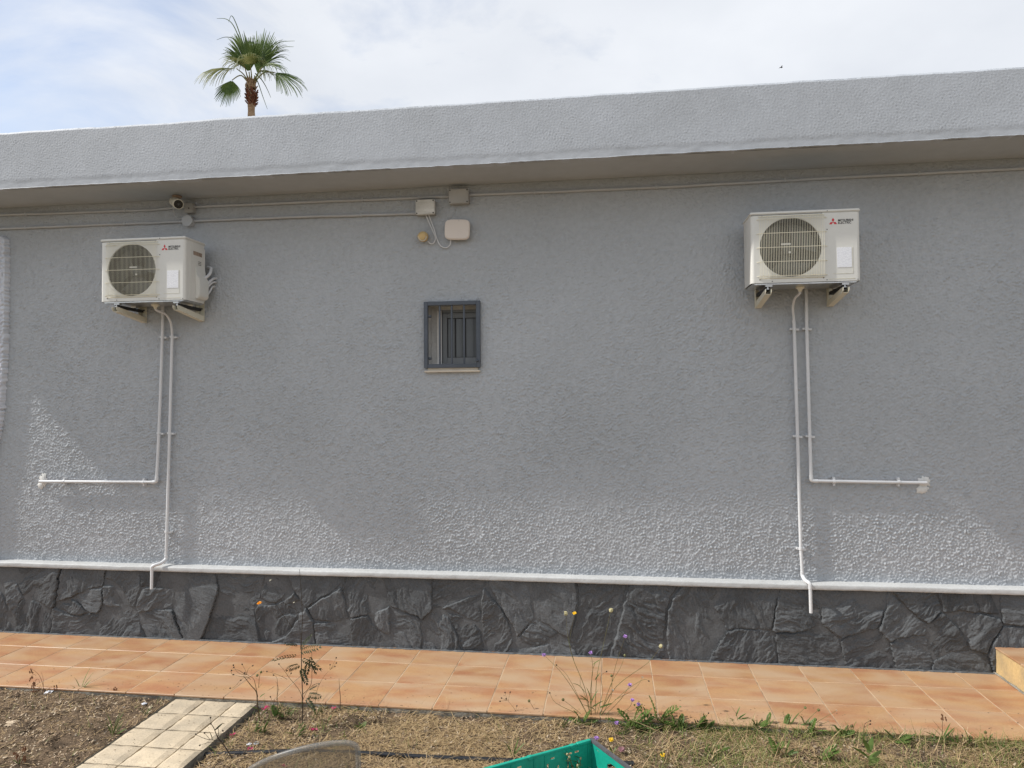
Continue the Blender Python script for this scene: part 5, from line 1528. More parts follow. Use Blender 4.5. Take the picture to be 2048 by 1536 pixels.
            ([[1.276, -0.025], [1.28, 0.014], [1.31, 0.051]], 'g', 0.0016)],
  'leaves': [(1.266, -0.018, 0.082, 'dryblade', 150.72186232269303), (1.269, -0.007, 0.065, 'dryblade', 114.1227194881716), (1.247, -0.013, 0.08, 'blade', 37.461895009387916),
             (1.298, 0.007, 0.062, 'dryblade', 101.24086829616414), (1.307, -0.019, 0.073, 'blade', 101.13025096826536), (1.261, -0.018, 0.07, 'lobed', 112.28005328545963),
             (1.307, -0.004, 0.065, 'lobed', 140.62318741000172), (1.26, -0.017, 0.076, 'blade', 47.39220644597383), (1.265, -0.015, 0.074, 'blade', 79.39420021219797),
             (1.293, -0.001, 0.046, 'dryblade', 133.49952561578243), (1.304, -0.005, 0.06, 'dryblade', 34.40869168463619), (1.315, 0.003, 0.08, 'blade', 85.76137705457262),
             (1.254, -0.019, 0.072, 'dryblade', 34.00435898179494), (1.253, -0.018, 0.08, 'lobed', 42.87236798058559)],
  'col': 'stem'},
 {'name': 'leafy_tuft',
  'cat': 'weed',
  'label': 'short green tuft left of the brown headed stalk',
  'at': [1.551, -1.1, -0.025],
  'stems': [([[1.551, -0.025], [1.555, 0.013], [1.564, 0.026]], 'b', 0.0016), ([[1.551, -0.025], [1.541, 0.012], [1.519, 0.03]], 'g', 0.0016),
            ([[1.551, -0.025], [1.559, 0.013], [1.522, 0.026]], 'b', 0.0016)],
  'leaves': [(1.513, -0.013, 0.08, 'lobed', 25.8948804722722), (1.538, -0.012, 0.067, 'blade', 108.75945468294397), (1.571, -0.008, 0.047, 'lobed', 40.492970979478976),
             (1.533, -0.004, 0.046, 'dryblade', 143.1390603081933), (1.518, 0.004, 0.061, 'lobed', 123.45203264470045), (1.534, -0.004, 0.076, 'lobed', 38.93156422707929),
             (1.588, -0.012, 0.071, 'dryblade', 39.728486736824394), (1.551, -0.014, 0.079, 'dryblade', 119.6262167664683), (1.571, -0.003, 0.08, 'blade', 48.283574642250784),
             (1.583, -0.002, 0.047, 'dryblade', 43.37995260734381), (1.537, -0.002, 0.073, 'dryblade', 64.07361972461108), (1.525, -0.011, 0.083, 'dryblade', 33.91751567993104),
             (1.569, 0.001, 0.07, 'dryblade', 75.94105271025676), (1.518, -0.018, 0.043, 'blade', 30.474407465985923)],
  'col': 'stem'},
 {'name': 'leafy_tuft',
  'cat': 'weed',
  'label': 'wide grassy tuft near the right end of the garden edge',
  'at': [1.874, -1.116, -0.025],
  'stems': [([[1.874, -0.025], [1.875, 0.012], [1.858, 0.055]], 'b', 0.0016), ([[1.874, -0.025], [1.886, 0.013], [1.906, 0.044]], 'g', 0.0016),
            ([[1.874, -0.025], [1.87, 0.012], [1.899, 0.029]], 'b', 0.0016)],
  'leaves': [(1.882, -0.003, 0.085, 'dryblade', 39.57206423602976), (1.89, -0.006, 0.092, 'dryblade', 131.04726305487225), (1.894, -0.005, 0.058, 'dryblade', 128.7654330966845),
             (1.878, -0.019, 0.06, 'lobed', 73.04797821951048), (1.858, 0.001, 0.077, 'dryblade', 148.41196347688515), (1.865, -0.008, 0.086, 'dryblade', 89.71619089698021),
             (1.877, -0.002, 0.107, 'dryblade', 87.92938227893859), (1.882, -0.001, 0.048, 'dryblade', 55.39347957032494), (1.848, -0.007, 0.061, 'dryblade', 52.54576552523742),
             (1.9, 0.006, 0.11, 'blade', 98.58059105890167), (1.911, 0.006, 0.057, 'blade', 106.02612629576572), (1.838, -0.016, 0.063, 'blade', 89.81776788871291),
             (1.835, -0.016, 0.07, 'lobed', 115.3057629625816), (1.845, 0.001, 0.088, 'blade', 118.07377577123367), (1.893, -0.013, 0.101, 'blade', 136.9897992610725)],
  'col': 'drystem'},
 {'name': 'leafy_tuft',
  'cat': 'weed',
  'label': 'green tuft deep in the dry grass, centre right',
  'at': [0.516, -1.366, -0.025],
  'stems': [([[0.516, -0.025], [0.515, 0.012], [0.536, 0.044]], 'g', 0.0016), ([[0.516, -0.025], [0.526, 0.012], [0.511, 0.057]], 'n', 0.0016),
            ([[0.516, -0.025], [0.506, 0.011], [0.517, 0.052]], 'n', 0.0016)],
  'leaves': [(0.545, -0.017, 0.067, 'blade', 85.37269018207195), (0.538, -0.011, 0.05, 'blade', 118.5599620890741), (0.506, -0.014, 0.069, 'dryblade', 77.2352001748987),
             (0.555, 0.003, 0.054, 'lobed', 43.65203217567936), (0.513, -0.019, 0.052, 'blade', 100.98872745400028), (0.517, -0.005, 0.048, 'dryblade', 46.870279740961436),
             (0.516, -0.023, 0.041, 'dryblade', 66.32133836304087), (0.478, -0.005, 0.053, 'blade', 76.559148312519), (0.478, 0.003, 0.052, 'blade', 75.58100038540496),
             (0.491, -0.016, 0.046, 'blade', 102.27390085716439), (0.542, -0.014, 0.094, 'dryblade', 127.60446534514017), (0.555, -0.007, 0.071, 'blade', 130.9070059195521),
             (0.527, -0.014, 0.045, 'dryblade', 81.60101708773342), (0.483, -0.008, 0.046, 'dryblade', 36.76947640239979)],
  'col': 'stem'},
 {'name': 'leafy_tuft',
  'cat': 'weed',
  'label': 'pale leafy tuft in the dry grass below the lacy flowers',
  'at': [0.864, -1.35, -0.025],
  'stems': [([[0.864, -0.025], [0.854, 0.011], [0.832, 0.022]], 'n', 0.0016), ([[0.864, -0.025], [0.865, 0.011], [0.853, 0.059]], 'b', 0.0016),
            ([[0.864, -0.025], [0.86, 0.011], [0.863, 0.036]], 'n', 0.0016)],
  'leaves': [(0.826, -0.018, 0.081, 'dryblade', 36.41133102141824), (0.848, 0.001, 0.051, 'dryblade', 96.14419954600679), (0.867, -0.001, 0.068, 'dryblade', 137.3855112896386),
             (0.855, 0.004, 0.066, 'blade', 72.16730873450493), (0.857, -0.018, 0.091, 'dryblade', 69.87135816387436), (0.89, -0.008, 0.09, 'dryblade', 115.60094766530351),
             (0.9, -0.021, 0.054, 'blade', 131.96351171061875), (0.831, -0.005, 0.084, 'lobed', 55.832222089834595), (0.892, -0.003, 0.097, 'blade', 83.4875633615128),
             (0.896, -0.0, 0.064, 'lobed', 25.216649095471084), (0.839, -0.002, 0.099, 'lobed', 98.95628601664302), (0.832, -0.024, 0.083, 'blade', 114.46513568123132),
             (0.903, 0.007, 0.053, 'blade', 39.574157371299), (0.847, -0.02, 0.095, 'dryblade', 79.55080193014754), (0.887, -0.005, 0.092, 'dryblade', 126.68238173768512)],
  'col': 'stem'},
 {'name': 'leafy_tuft',
  'cat': 'weed',
  'label': 'yellowish grass clump left of the bright green sprout',
  'at': [1.085, -1.364, -0.025],
  'stems': [([[1.085, -0.025], [1.085, 0.011], [1.094, 0.024]], 'g', 0.0016), ([[1.085, -0.025], [1.089, 0.011], [1.111, 0.027]], 'b', 0.0016),
            ([[1.085, -0.025], [1.073, 0.01], [1.084, 0.03]], 'n', 0.0016)],
  'leaves': [(1.095, -0.005, 0.098, 'dryblade', 69.98631754794557), (1.094, -0.011, 0.055, 'dryblade', 82.68158201816831), (1.076, -0.022, 0.048, 'lobed', 119.64113290269299),
             (1.052, -0.016, 0.08, 'blade', 145.11111126729338), (1.1, -0.013, 0.1, 'blade', 103.7630095886446), (1.063, -0.016, 0.114, 'lobed', 55.69827084249151),
             (1.081, -0.018, 0.069, 'dryblade', 146.02135976330476), (1.104, 0.003, 0.113, 'dryblade', 85.26324548628122), (1.102, 0.002, 0.072, 'blade', 142.40197473086602),
             (1.121, -0.008, 0.099, 'dryblade', 86.02100960648986), (1.092, -0.023, 0.111, 'blade', 48.99610285472717), (1.053, -0.005, 0.067, 'dryblade', 32.97763186024623),
             (1.083, -0.019, 0.062, 'dryblade', 81.21128369041699), (1.073, -0.003, 0.097, 'lobed', 43.58444618759315), (1.081, 0.003, 0.077, 'blade', 44.91750183217341)],
  'col': 'drystem'},
 {'name': 'leafy_tuft',
  'cat': 'weed',
  'label': 'low leafy tuft at the foot of the tall feathery weed, left side',
  'at': [-1.978, -1.225, -0.025],
  'stems': [([[-1.978, -0.025], [-1.968, 0.017], [-1.961, 0.075]], 'n', 0.0016), ([[-1.978, -0.025], [-1.983, 0.016], [-2.008, 0.042]], 'b', 0.0016),
            ([[-1.978, -0.025], [-1.979, 0.016], [-1.934, 0.041]], 'b', 0.0016)],
  'leaves': [(-2.0, -0.01, 0.071, 'lobed', 122.17643887950794), (-1.935, -0.004, 0.033, 'dryblade', 94.01221751708329), (-1.975, -0.019, 0.034, 'blade', 152.8776872165475),
             (-1.949, -0.011, 0.074, 'lobed', 152.3006416994569), (-2.025, -0.021, 0.033, 'dryblade', 142.5771548895163), (-1.944, -0.002, 0.068, 'dryblade', 65.50997513550388),
             (-2.004, 0.002, 0.05, 'lobed', 69.13932506532204), (-2.026, -0.026, 0.076, 'blade', 143.63179258241763), (-1.947, -0.015, 0.038, 'dryblade', 91.14792442004983),
             (-1.945, -0.004, 0.044, 'blade', 30.897090451539096), (-1.98, -0.023, 0.068, 'dryblade', 85.77330177834395), (-1.961, 0.009, 0.068, 'dryblade', 91.98164577689457),
             (-1.991, -0.003, 0.045, 'blade', 113.892472298024), (-1.928, -0.003, 0.05, 'lobed', 82.73449301075877), (-2.001, -0.017, 0.044, 'dryblade', 45.189636759749405)],
  'col': 'stem'},
 {'name': 'leafy_tuft',
  'cat': 'weed',
  'label': 'low leafy tuft right of the tall feathery weed',
  'at': [-1.726, -1.227, -0.025],
  'stems': [([[-1.726, -0.025], [-1.733, 0.016], [-1.724, 0.047]], 'g', 0.0016), ([[-1.726, -0.025], [-1.714, 0.017], [-1.689, 0.059]], 'g', 0.0016),
            ([[-1.726, -0.025], [-1.733, 0.016], [-1.718, 0.034]], 'g', 0.0016)],
  'leaves': [(-1.748, -0.001, 0.072, 'blade', 81.57424537040293), (-1.768, -0.026, 0.053, 'dryblade', 83.2197577905753), (-1.745, -0.014, 0.061, 'dryblade', 66.10550453073449),
             (-1.749, 0.007, 0.074, 'lobed', 104.37349580995406), (-1.721, -0.023, 0.05, 'dryblade', 152.42223700074808), (-1.768, -0.019, 0.041, 'blade', 115.76471066782224),
             (-1.765, -0.005, 0.037, 'blade', 147.47679752622116), (-1.679, 0.002, 0.051, 'dryblade', 85.02954114096023), (-1.747, -0.006, 0.04, 'dryblade', 149.48365190510168),
             (-1.762, 0.005, 0.04, 'dryblade', 112.69767173892926), (-1.712, -0.019, 0.034, 'dryblade', 47.8997658970122), (-1.757, 0.002, 0.07, 'blade', 93.1254719562793),
             (-1.761, -0.019, 0.066, 'dryblade', 75.68246710025758), (-1.678, -0.012, 0.038, 'blade', 63.35408677531741)],
  'col': 'stem'},
 {'name': 'leafy_tuft',
  'cat': 'weed',
  'label': 'yellow green tuft between the tall weed and the plastic sheet',
  'at': [-1.791, -1.425, -0.025],
  'stems': [([[-1.791, -0.025], [-1.795, 0.014], [-1.755, 0.055]], 'g', 0.0016), ([[-1.791, -0.025], [-1.809, 0.013], [-1.802, 0.031]], 'b', 0.0016),
            ([[-1.791, -0.025], [-1.8, 0.014], [-1.803, 0.067]], 'b', 0.0016)],
  'leaves': [(-1.829, 0.001, 0.053, 'dryblade', 69.89820151786614), (-1.767, 0.003, 0.057, 'dryblade', 94.93666022983986), (-1.81, -0.021, 0.052, 'dryblade', 51.059396105691754),
             (-1.782, 0.007, 0.069, 'blade', 64.09562606549672), (-1.757, 0.009, 0.046, 'blade', 41.95089129282778), (-1.781, -0.023, 0.059, 'blade', 39.893930960760215),
             (-1.838, 0.002, 0.067, 'dryblade', 114.11136477176758), (-1.789, 0.001, 0.036, 'dryblade', 100.51597451683006), (-1.808, -0.006, 0.042, 'dryblade', 90.8304174488695),
             (-1.803, -0.015, 0.048, 'dryblade', 125.22912217278014), (-1.77, -0.012, 0.062, 'lobed', 62.2831966496649), (-1.746, -0.013, 0.037, 'dryblade', 53.769596183210545),
             (-1.744, 0.002, 0.043, 'dryblade', 150.7012027106577), (-1.796, -0.009, 0.055, 'blade', 153.2490272867826)],
  'col': 'drystem'},
 {'name': 'leafy_tuft',
  'cat': 'weed',
  'label': 'small leafy tuft beside the path edge below the dry seed weed',
  'at': [-2.018, -1.423, -0.025],
  'stems': [([[-2.018, -0.025], [-2.017, 0.015], [-2.023, 0.054]], 'g', 0.0016), ([[-2.018, -0.025], [-2.021, 0.014], [-2.014, 0.054]], 'b', 0.0016),
            ([[-2.018, -0.025], [-2.034, 0.014], [-1.988, 0.045]], 'g', 0.0016)],
  'leaves': [(-2.031, -0.018, 0.056, 'blade', 81.04224760226981), (-1.982, 0.001, 0.048, 'lobed', 73.36904813120645), (-2.031, -0.011, 0.072, 'dryblade', 138.76673321089572),
             (-2.01, -0.02, 0.042, 'lobed', 33.359302877698234), (-2.067, 0.002, 0.041, 'dryblade', 61.7873356162884), (-2.064, -0.009, 0.073, 'dryblade', 82.77775373953388),
             (-2.031, -0.001, 0.067, 'blade', 82.3817309297576), (-2.0, -0.02, 0.071, 'dryblade', 54.2313749476956), (-2.053, -0.017, 0.056, 'blade', 132.06667246354328),
             (-2.009, -0.022, 0.033, 'lobed', 74.76522401700146), (-2.019, 0.008, 0.053, 'blade', 75.5406773572723), (-2.017, -0.01, 0.06, 'dryblade', 63.72939554383759),
             (-2.039, -0.004, 0.065, 'blade', 33.36809156402156), (-1.982, 0.002, 0.046, 'blade', 67.1691451399935)],
  'col': 'stem'},
 {'name': 'leafy_tuft',
  'cat': 'weed',
  'label': 'thin green tuft left below the mauve wildflowers',
  'at': [-0.28, -1.146, -0.025],
  'stems': [([[-0.28, -0.025], [-0.265, 0.016], [-0.269, 0.031]], 'n', 0.0016), ([[-0.28, -0.025], [-0.285, 0.015], [-0.285, 0.053]], 'b', 0.0016),
            ([[-0.28, -0.025], [-0.29, 0.014], [-0.288, 0.03]], 'n', 0.0016)],
  'leaves': [(-0.278, 0.006, 0.054, 'blade', 99.60742591152618), (-0.318, -0.019, 0.053, 'dryblade', 76.48423460871331), (-0.294, -0.01, 0.074, 'blade', 51.308168727904366),
             (-0.298, 0.005, 0.038, 'dryblade', 72.37510674145315), (-0.278, -0.014, 0.07, 'dryblade', 136.4802467369646), (-0.258, -0.017, 0.035, 'dryblade', 136.50380112656734),
             (-0.268, -0.007, 0.07, 'blade', 131.95981043179847), (-0.239, -0.019, 0.072, 'dryblade', 134.48898097540177), (-0.296, -0.0, 0.046, 'blade', 74.96238711780907),
             (-0.247, 0.005, 0.035, 'dryblade', 72.69941270794733), (-0.305, -0.017, 0.047, 'blade', 115.23623306709783), (-0.294, -0.022, 0.042, 'dryblade', 47.479878019012055),
             (-0.31, -0.01, 0.041, 'dryblade', 72.41942390215823)],
  'col': 'stem'}]

# ================================================================== garden things
# ---- green plastic crate: local x along the long wall, y along the short one
ca_ = math.atan2(-0.349, -0.494)
crate = empty('plastic_crate', (-0.116, -1.633, -0.030)); crate.rotation_euler = (0, 0, ca_)
tag(crate, 'open green plastic crate with a dark grey rim standing on the dry soil', 'crate')
CL, CW, CH = 0.60, 0.40, 0.190


def crate_wall(name, L, H, holes, place):
    st_ = 0.005
    nx_, nz2 = int(L / st_) + 1, int(H / st_) + 1
    gx_, gz_ = np.meshgrid(np.linspace(0, L, nx_), np.linspace(0, H, nz2))
    cxx = gx_[:-1, :-1] + st_ / 2; czz = gz_[:-1, :-1] + st_ / 2
    mk = np.ones(cxx.shape, bool)
    for (kind_, a, b, c, d) in holes:
        if kind_ == 'r': mk &= ~((cxx > a) & (cxx < b) & (czz > c) & (czz < d))
        else: mk &= ~((((cxx - a) / c) ** 2 + ((czz - b) / d) ** 2) < 1)
    o_ = grid_mesh(name, np.stack([gx_, gx_ * 0, gz_], -1), M_crate, crate, mask=mk)
    bm = bmesh.new(); bm.from_mesh(o_.data)
    bmesh.ops.dissolve_limit(bm, angle_limit=0.02, verts=bm.verts, edges=bm.edges)
    bmesh.ops.solidify(bm, geom=bm.faces[:], thickness=0.004)
    bm.to_mesh(o_.data); bm.free()
    o_.data.polygons.foreach_set('use_smooth', [False] * len(o_.data.polygons))
    o_.matrix_local = place
    return o_


def place(x, y, ang): return Matrix.Translation((x, y, 0)) @ Matrix.Rotation(ang, 4, 'Z')


long_holes = []
for k in range(9):
    xa = 0.075 + 0.058 * k
    long_holes.append(('r', xa, xa + 0.010, 0.045, 0.105 + 0.02 * (k % 2)))
for xa in (0.075, 0.115, 0.215, 0.40, 0.47): long_holes.append(('r', xa, xa + 0.026, 0.142, 0.150))
short_holes = [('e', 0.20, 0.118, 0.062, 0.026)] + [('r', xa, xa + 0.010, 0.03, 0.075) for xa in (0.05, 0.09, 0.30, 0.34)] + [('r', 0.045, 0.075, 0.152, 0.158)]
crate_wall('long_wall', CL, CH - 0.012, long_holes, place(0, 0, 0))
crate_wall('long_wall', CL, CH - 0.012, long_holes, place(0, CW, 0))
crate_wall('short_wall', CW, CH - 0.012, short_holes, place(0, 0, math.pi / 2))
crate_wall('short_wall', CW, CH - 0.012, short_holes, place(CL, 0, math.pi / 2))
fl_h = [('r', 0.04 + 0.045 * i, 0.07 + 0.045 * i, 0.04 + 0.045 * j, 0.07 + 0.045 * j) for i in range(12) for j in range(8)]
crate_wall('floor', CL, CW, fl_h, Matrix.Translation((0, CW, 0.006)) @ Matrix.Rotation(math.radians(90), 4, 'X') @ Matrix.Identity(4))
rim = MB()
rim.box((0.004, -0.010, CH - 0.014), (0.085, 0.010, CH)); rim.box((0.085, -0.008, CH - 0.014), (CL, 0.008, CH - 0.003))
rim.box((0.10, -0.012, CH - 0.020), (0.125, 0.009, CH - 0.0025)); rim.box((0.34, -0.012, CH - 0.020), (0.365, 0.009, CH - 0.0025))
rim.box((0, CW - 0.008, CH - 0.014), (CL, CW + 0.008, CH - 0.003)); rim.box((CL - 0.008, 0.008, CH - 0.014), (CL + 0.008, CW - 0.008, CH - 0.003))
bevel(rim.build('rim', M_crate, crate), 0.002, 1)
bevel(MB().box((-0.014, -0.012, CH - 0.016), (0.0035, CW + 0.008, CH + 0.002)).build('grey_rim_strip', M_craterim, crate), 0.003, 2)['label'] = 'dark grey strip along the short side'
ribs = MB()
for x in (0.02, 0.145, 0.27, 0.33, 0.455, 0.58):
    ribs.box((x, -0.009, 0.0), (x + 0.004, -0.0005, CH - 0.016)); ribs.box((x, 0.0045, 0.0), (x + 0.004, 0.0075, CH - 0.02))
ribs.build('rib', M_crate, crate)

# ---- black irrigation hose
hp = [(-2.3, -1.66, 0.0), (-1.75, -1.60, -0.005), (-1.36, -1.575, -0.004), (-1.0, -1.566, -0.006), (-0.72, -1.560, -0.008), (-0.5, -1.55, -0.006), (0.1, -1.52, -0.004)]
o = MB().tube(smooth_path([(x, y, hz(x, y) + 0.008) for x, y, z in hp], 8), 0.0135, 12).build('irrigation_hose', M_hose, smooth=True)
tag(o, 'black plastic irrigation hose lying on the dry soil left of the crate', 'hose')

# ---- upright sheet of smoky clear plastic with a curved top
sh = empty('plastic_sheet', (-1.45, -2.2, SOIL))
tag(sh, 'smoky translucent plastic sheet with a curved rim at the bottom edge', 'plastic sheet')
prof_ = smooth_path([(-2.02, 0, -0.01), (-1.86, 0, 0.09), (-1.70, 0, 0.200), (-1.555, 0, 0.290), (-1.41, 0, 0.343), (-1.29, 0, 0.369), (-1.20, 0, 0.376), (-1.155, 0, 0.367), (-1.138, 0, 0.345), (-1.134, 0, 0.27), (-1.134, 0, -0.01)], 6)
vv, ff = [], []
for k, p in enumerate(prof_):
    bend = 0.05 * math.cos((p.x + 1.58) / 0.45 * math.pi / 2)
    vv.append((p.x + 1.45, -bend, p.z)); vv.append((p.x + 1.45, -bend, -0.03 if True else 0)); vv.append((p.x + 1.45, -bend + 0.003, p.z)); vv.append((p.x + 1.45, -bend + 0.003, -0.03))
for k in range(len(prof_) - 8):
    a = 4 * k
    ff.append((a, a + 1, a + 5, a + 4)); ff.append((a + 2, a + 6, a + 7, a + 3))
mesh('sheet', vv, ff, M_clear, sh, smooth=True)
rim_pts = [(p.x + 1.45, -0.05 * math.cos((p.x + 1.58) / 0.45 * math.pi / 2), p.z) for p in prof_]
MB().tube(rim_pts, 0.0125, 10).build('rim', M_clearrim, sh, smooth=True)

# ---- weeds and wildflowers
STEM = {'stem': M_stem, 'darkstem': M_dark, 'drystem': M_drystem, 'rust': M_rust}
PR = random.Random(5)


def petals(n, r, w, up, rings=1, jit=0.2):
    mb = MB()
    for q in range(rings):
        for k in range(n):
            a = 2 * math.pi * (k + 0.5 * q) / n + PR.uniform(-jit, jit)
            rr = r * (1 - 0.35 * q) * PR.uniform(0.8, 1.15); z = up * (0.3 + 0.9 * q) + PR.uniform(-.15, .15) * r
            c_, s_ = math.cos(a), math.sin(a)
            mb.add([(0, 0, 0), (rr * 0.6 * c_ - w * s_, rr * 0.6 * s_ + w * c_, z * 0.8), (rr * c_, rr * s_, z), (rr * 0.6 * c_ + w * s_, rr * 0.6 * s_ - w * c_, z * 0.8)], [(0, 1, 2, 3)])
    return mb


def ball(r, sq=1.0, n=6, jit=0.0):
    mb = MB(); v = [(0, 0, -r * sq)]; f = []
    for i in range(1, 4):
        ph = -math.pi / 2 + math.pi * i / 4
        for k in range(n):
            a = 2 * math.pi * k / n
            q = 1 + PR.uniform(-jit, jit)
            v.append((r * q * math.cos(ph) * math.cos(a), r * q * math.cos(ph) * math.sin(a), r * q * sq * math.sin(ph)))
    v.append((0, 0, r * sq))
    for k in range(n):
        f.append((0, 1 + (k + 1) % n, 1 + k))
        for i in range(2): f.append((1 + i * n + k, 1 + i * n + (k + 1) % n, 1 + (i + 1) * n + (k + 1) % n, 1 + (i + 1) * n + k))
        f.append((1 + 2 * n + k, 1 + 2 * n + (k + 1) % n, 1 + 3 * n))
    return mb.add(v, f)


def leaf(kind_, L):
    """flat leaf in local x (length) / y (width), bent down a little along its length"""
    mb = MB()
    if kind_ in ('blade', 'dryblade', 'broad'):
        w = {'blade': 0.0042, 'dryblade': 0.0025, 'broad': 0.013}[kind_] * PR.uniform(0.8, 1.2)
        n = 6; v = []; f = []
        for i in range(n):
            t_ = i / (n - 1); ww = w * (math.sin(math.pi * min(1, 0.15 + 0.85 * t_)) ** 0.7 if i < n - 1 else 0.02)
            v += [(L * t_, -ww, -0.25 * L * t_ ** 2), (L * t_, ww, -0.25 * L * t_ ** 2)]
        for i in range(n - 1): f.append((2 * i, 2 * i + 2, 2 * i + 3, 2 * i + 1))
        return mb.add(v, f)
    n = 9 if kind_ == 'pinnate' else 7
    mb.add([(0, -0.0008, 0), (0, 0.0008, 0), (L, 0.0005, -0.2 * L), (L, -0.0005, -0.2 * L)], [(0, 3, 2, 1)])
    for i in range(1, n + 1):
        t_ = i / n; x = L * t_; z = -0.2 * L * t_ ** 2
        if kind_ == 'pinnate': l_, w = 0.32 * L * (1 - 0.55 * abs(t_ - 0.45)), 0.0046
        else: l_, w = 0.34 * L * math.sin(math.pi * (0.12 + 0.8 * t_)), 0.010
        for s_ in (-1, 1):
            an = math.radians(48 if i < n else 14) * s_ + PR.uniform(-.15, .15)
            c_, sn = math.cos(an), math.sin(an)
            mb.add([(x, 0, z), (x + l_ * .5 * c_ - w * sn, l_ * .5 * sn + w * c_, z + .004), (x + l_ * c_, l_ * sn, z - .003), (x + l_ * .5 * c_ + w * sn, l_ * .5 * sn - w * c_, z + .004)], [(0, 1, 2, 3)])
    return mb


for spec in PLANTS:
    bx_, by_, bz_ = spec['at']
    bz_ = min(bz_, hz(bx_, by_)) - 0.01
    root = empty(spec['name'], (bx_, by_, bz_)); tag(root, spec['label'], spec['cat'])
    sm = MB()
    for pts, end, r in spec['stems']:
        sl = PR.uniform(-0.22, 0.22)
        P = [Vector((x - bx_, (z - bz_) * sl * (1 if i else 0.3), z - bz_)) for i, (x, z) in enumerate(pts)]
        if len(pts) and abs(pts[0][0] - bx_) < 0.05 and pts[0][1] < bz_ + 0.05: P[0].z = 0.0
        sp = smooth_path(P, 4)
        sm.tube(sp, [r * (1 - 0.7 * i / len(sp)) for i in range(len(sp))], 5)
        tip = sp[-1]; dr = (sp[-1] - sp[-2]).normalized()
        q = dr.to_track_quat('Z', 'Y')
        q = Vector((0, -0.35, 0.8)).to_track_quat('Z', 'Y') if end in 'myop' else q
        made = None
        if end == 'm': made = petals(11, 0.015, 0.0036, 0.006, 2).build('flower_head', M_mauve, root)
        elif end == 'p': made = petals(11, 0.022, 0.005, 0.006, 2).build('flower_head', M_dullpink, root)
        elif end == 'y': made = petals(12, 0.015, 0.0038, 0.003, 2).build('flower_head', M_yellow, root)
        elif end == 'o': made = petals(9, 0.015, 0.005, 0.003, 2).build('flower_head', M_orange, root)
        elif end == 'w': made = petals(7, 0.010, 0.003, 0.004, 2).build('flower_head', M_white, root)
        elif end == 'c':
            made = ball(0.012, 1.1, 8, 0.25).build('seed_head', M_cream, root)
        elif end == 'g': made = ball(0.0085, 1.0, 7, 0.2).build('bud', M_stem, root)
        elif end == 'b': made = ball(0.0045, 1.2, 6).build('bud', M_dark, root)
        elif end == 'd':
            mbd = MB()
            for kk in range(7):
                pp = tip + Vector((PR.uniform(-.012, .012), PR.uniform(-.008, .008), PR.uniform(-.02, .006)))
                mbd.add([pp, pp + Vector((.006, .001, -.008)), pp + Vector((.002, -.002, -.018)), pp + Vector((-.005, 0, -.008))], [(0, 1, 2, 3)])
            mbd.build('seed_head', M_rust, root)
        if made is not None:
            made.location = tip; made.rotation_mode = 'QUATERNION'; made.rotation_quaternion = q
        if end == 'm':   # green calyx under the flower
            cb_ = ball(0.008, 0.7, 7).build('calyx', M_stem, root); cb_.location = tip - Vector((0, 0, 0.004))
    if sm.v: sm.build('stem', STEM[spec['col']], root, smooth=True)
    for (x, z, L, kind_, ang) in spec['leaves']:
        mt_ = M_olive if spec['col'] == 'darkstem' else (M_straw if kind_ == 'dryblade' else M_green)
        lf = leaf(kind_, L).build('leaf', mt_, root)
        lf.location = (x - bx_, 0, max(z - bz_, 0.004))
        yawl = PR.uniform(-35, 35) if ang < 90 else PR.uniform(145, 215)
        elv = ang if ang < 90 else 180 - ang
        lf.rotation_euler = (PR.uniform(.35, 1.15) if kind_ != 'lobed' else PR.uniform(-.3, .6), -math.radians(elv), math.radians(yawl))

# weed growing through the crate floor
wr = empty('grey_weed', (-0.20, -1.72, hz(-0.2, -1.72) - 0.005)); tag(wr, 'grey green weed growing up inside the green crate', 'weed')
sm = MB()
for k in range(5):
    a = PR.uniform(0, 6.28); e_ = Vector((0.04 * math.cos(a), 0.04 * math.sin(a), 0.10 + 0.06 * PR.random()))
    sm.tube(smooth_path([(0, 0, 0), e_ * 0.5 + Vector((0.01, 0, 0)), e_], 4), 0.0016, 5)
    for q in range(4):
        lf = leaf('blade', 0.035).build('leaf', M_olive if q % 2 else M_green, wr); lf.location = e_ * (0.4 + 0.2 * q); lf.rotation_euler = (0, -0.6, PR.uniform(0, 6.28))
    bd = ball(0.006, 1.3, 6).build('bud', M_cream, wr); bd.location = e_
sm.build('stem', M_stem, wr)


# ---- scattered small things lying on the soil
def crumple(name, x, y, r, mt, label, cat, seed, flat=0.45):
    rr = np.random.RandomState(seed); n = 9
    v = [(0, 0, r * flat)]; f = []
    for ring, q in enumerate((0.5, 1.0)):
        for k in range(n):
            a = 2 * math.pi * k / n
            v.append((r * q * math.cos(a) * rr.uniform(.7, 1.25), r * q * math.sin(a) * rr.uniform(.7, 1.25), r * flat * rr.uniform(0.1, 1.2) * (1.1 - 0.7 * q)))
    for k in range(n):
        j = (k + 1) % n
        f.append((0, 1 + k, 1 + j)); f.append((1 + k, 1 + n + k, 1 + n + j, 1 + j))
    o_ = mesh(name, v, f, mt, None, (x, y, hz(x, y) + 0.002)); tag(o_, label, cat); return o_


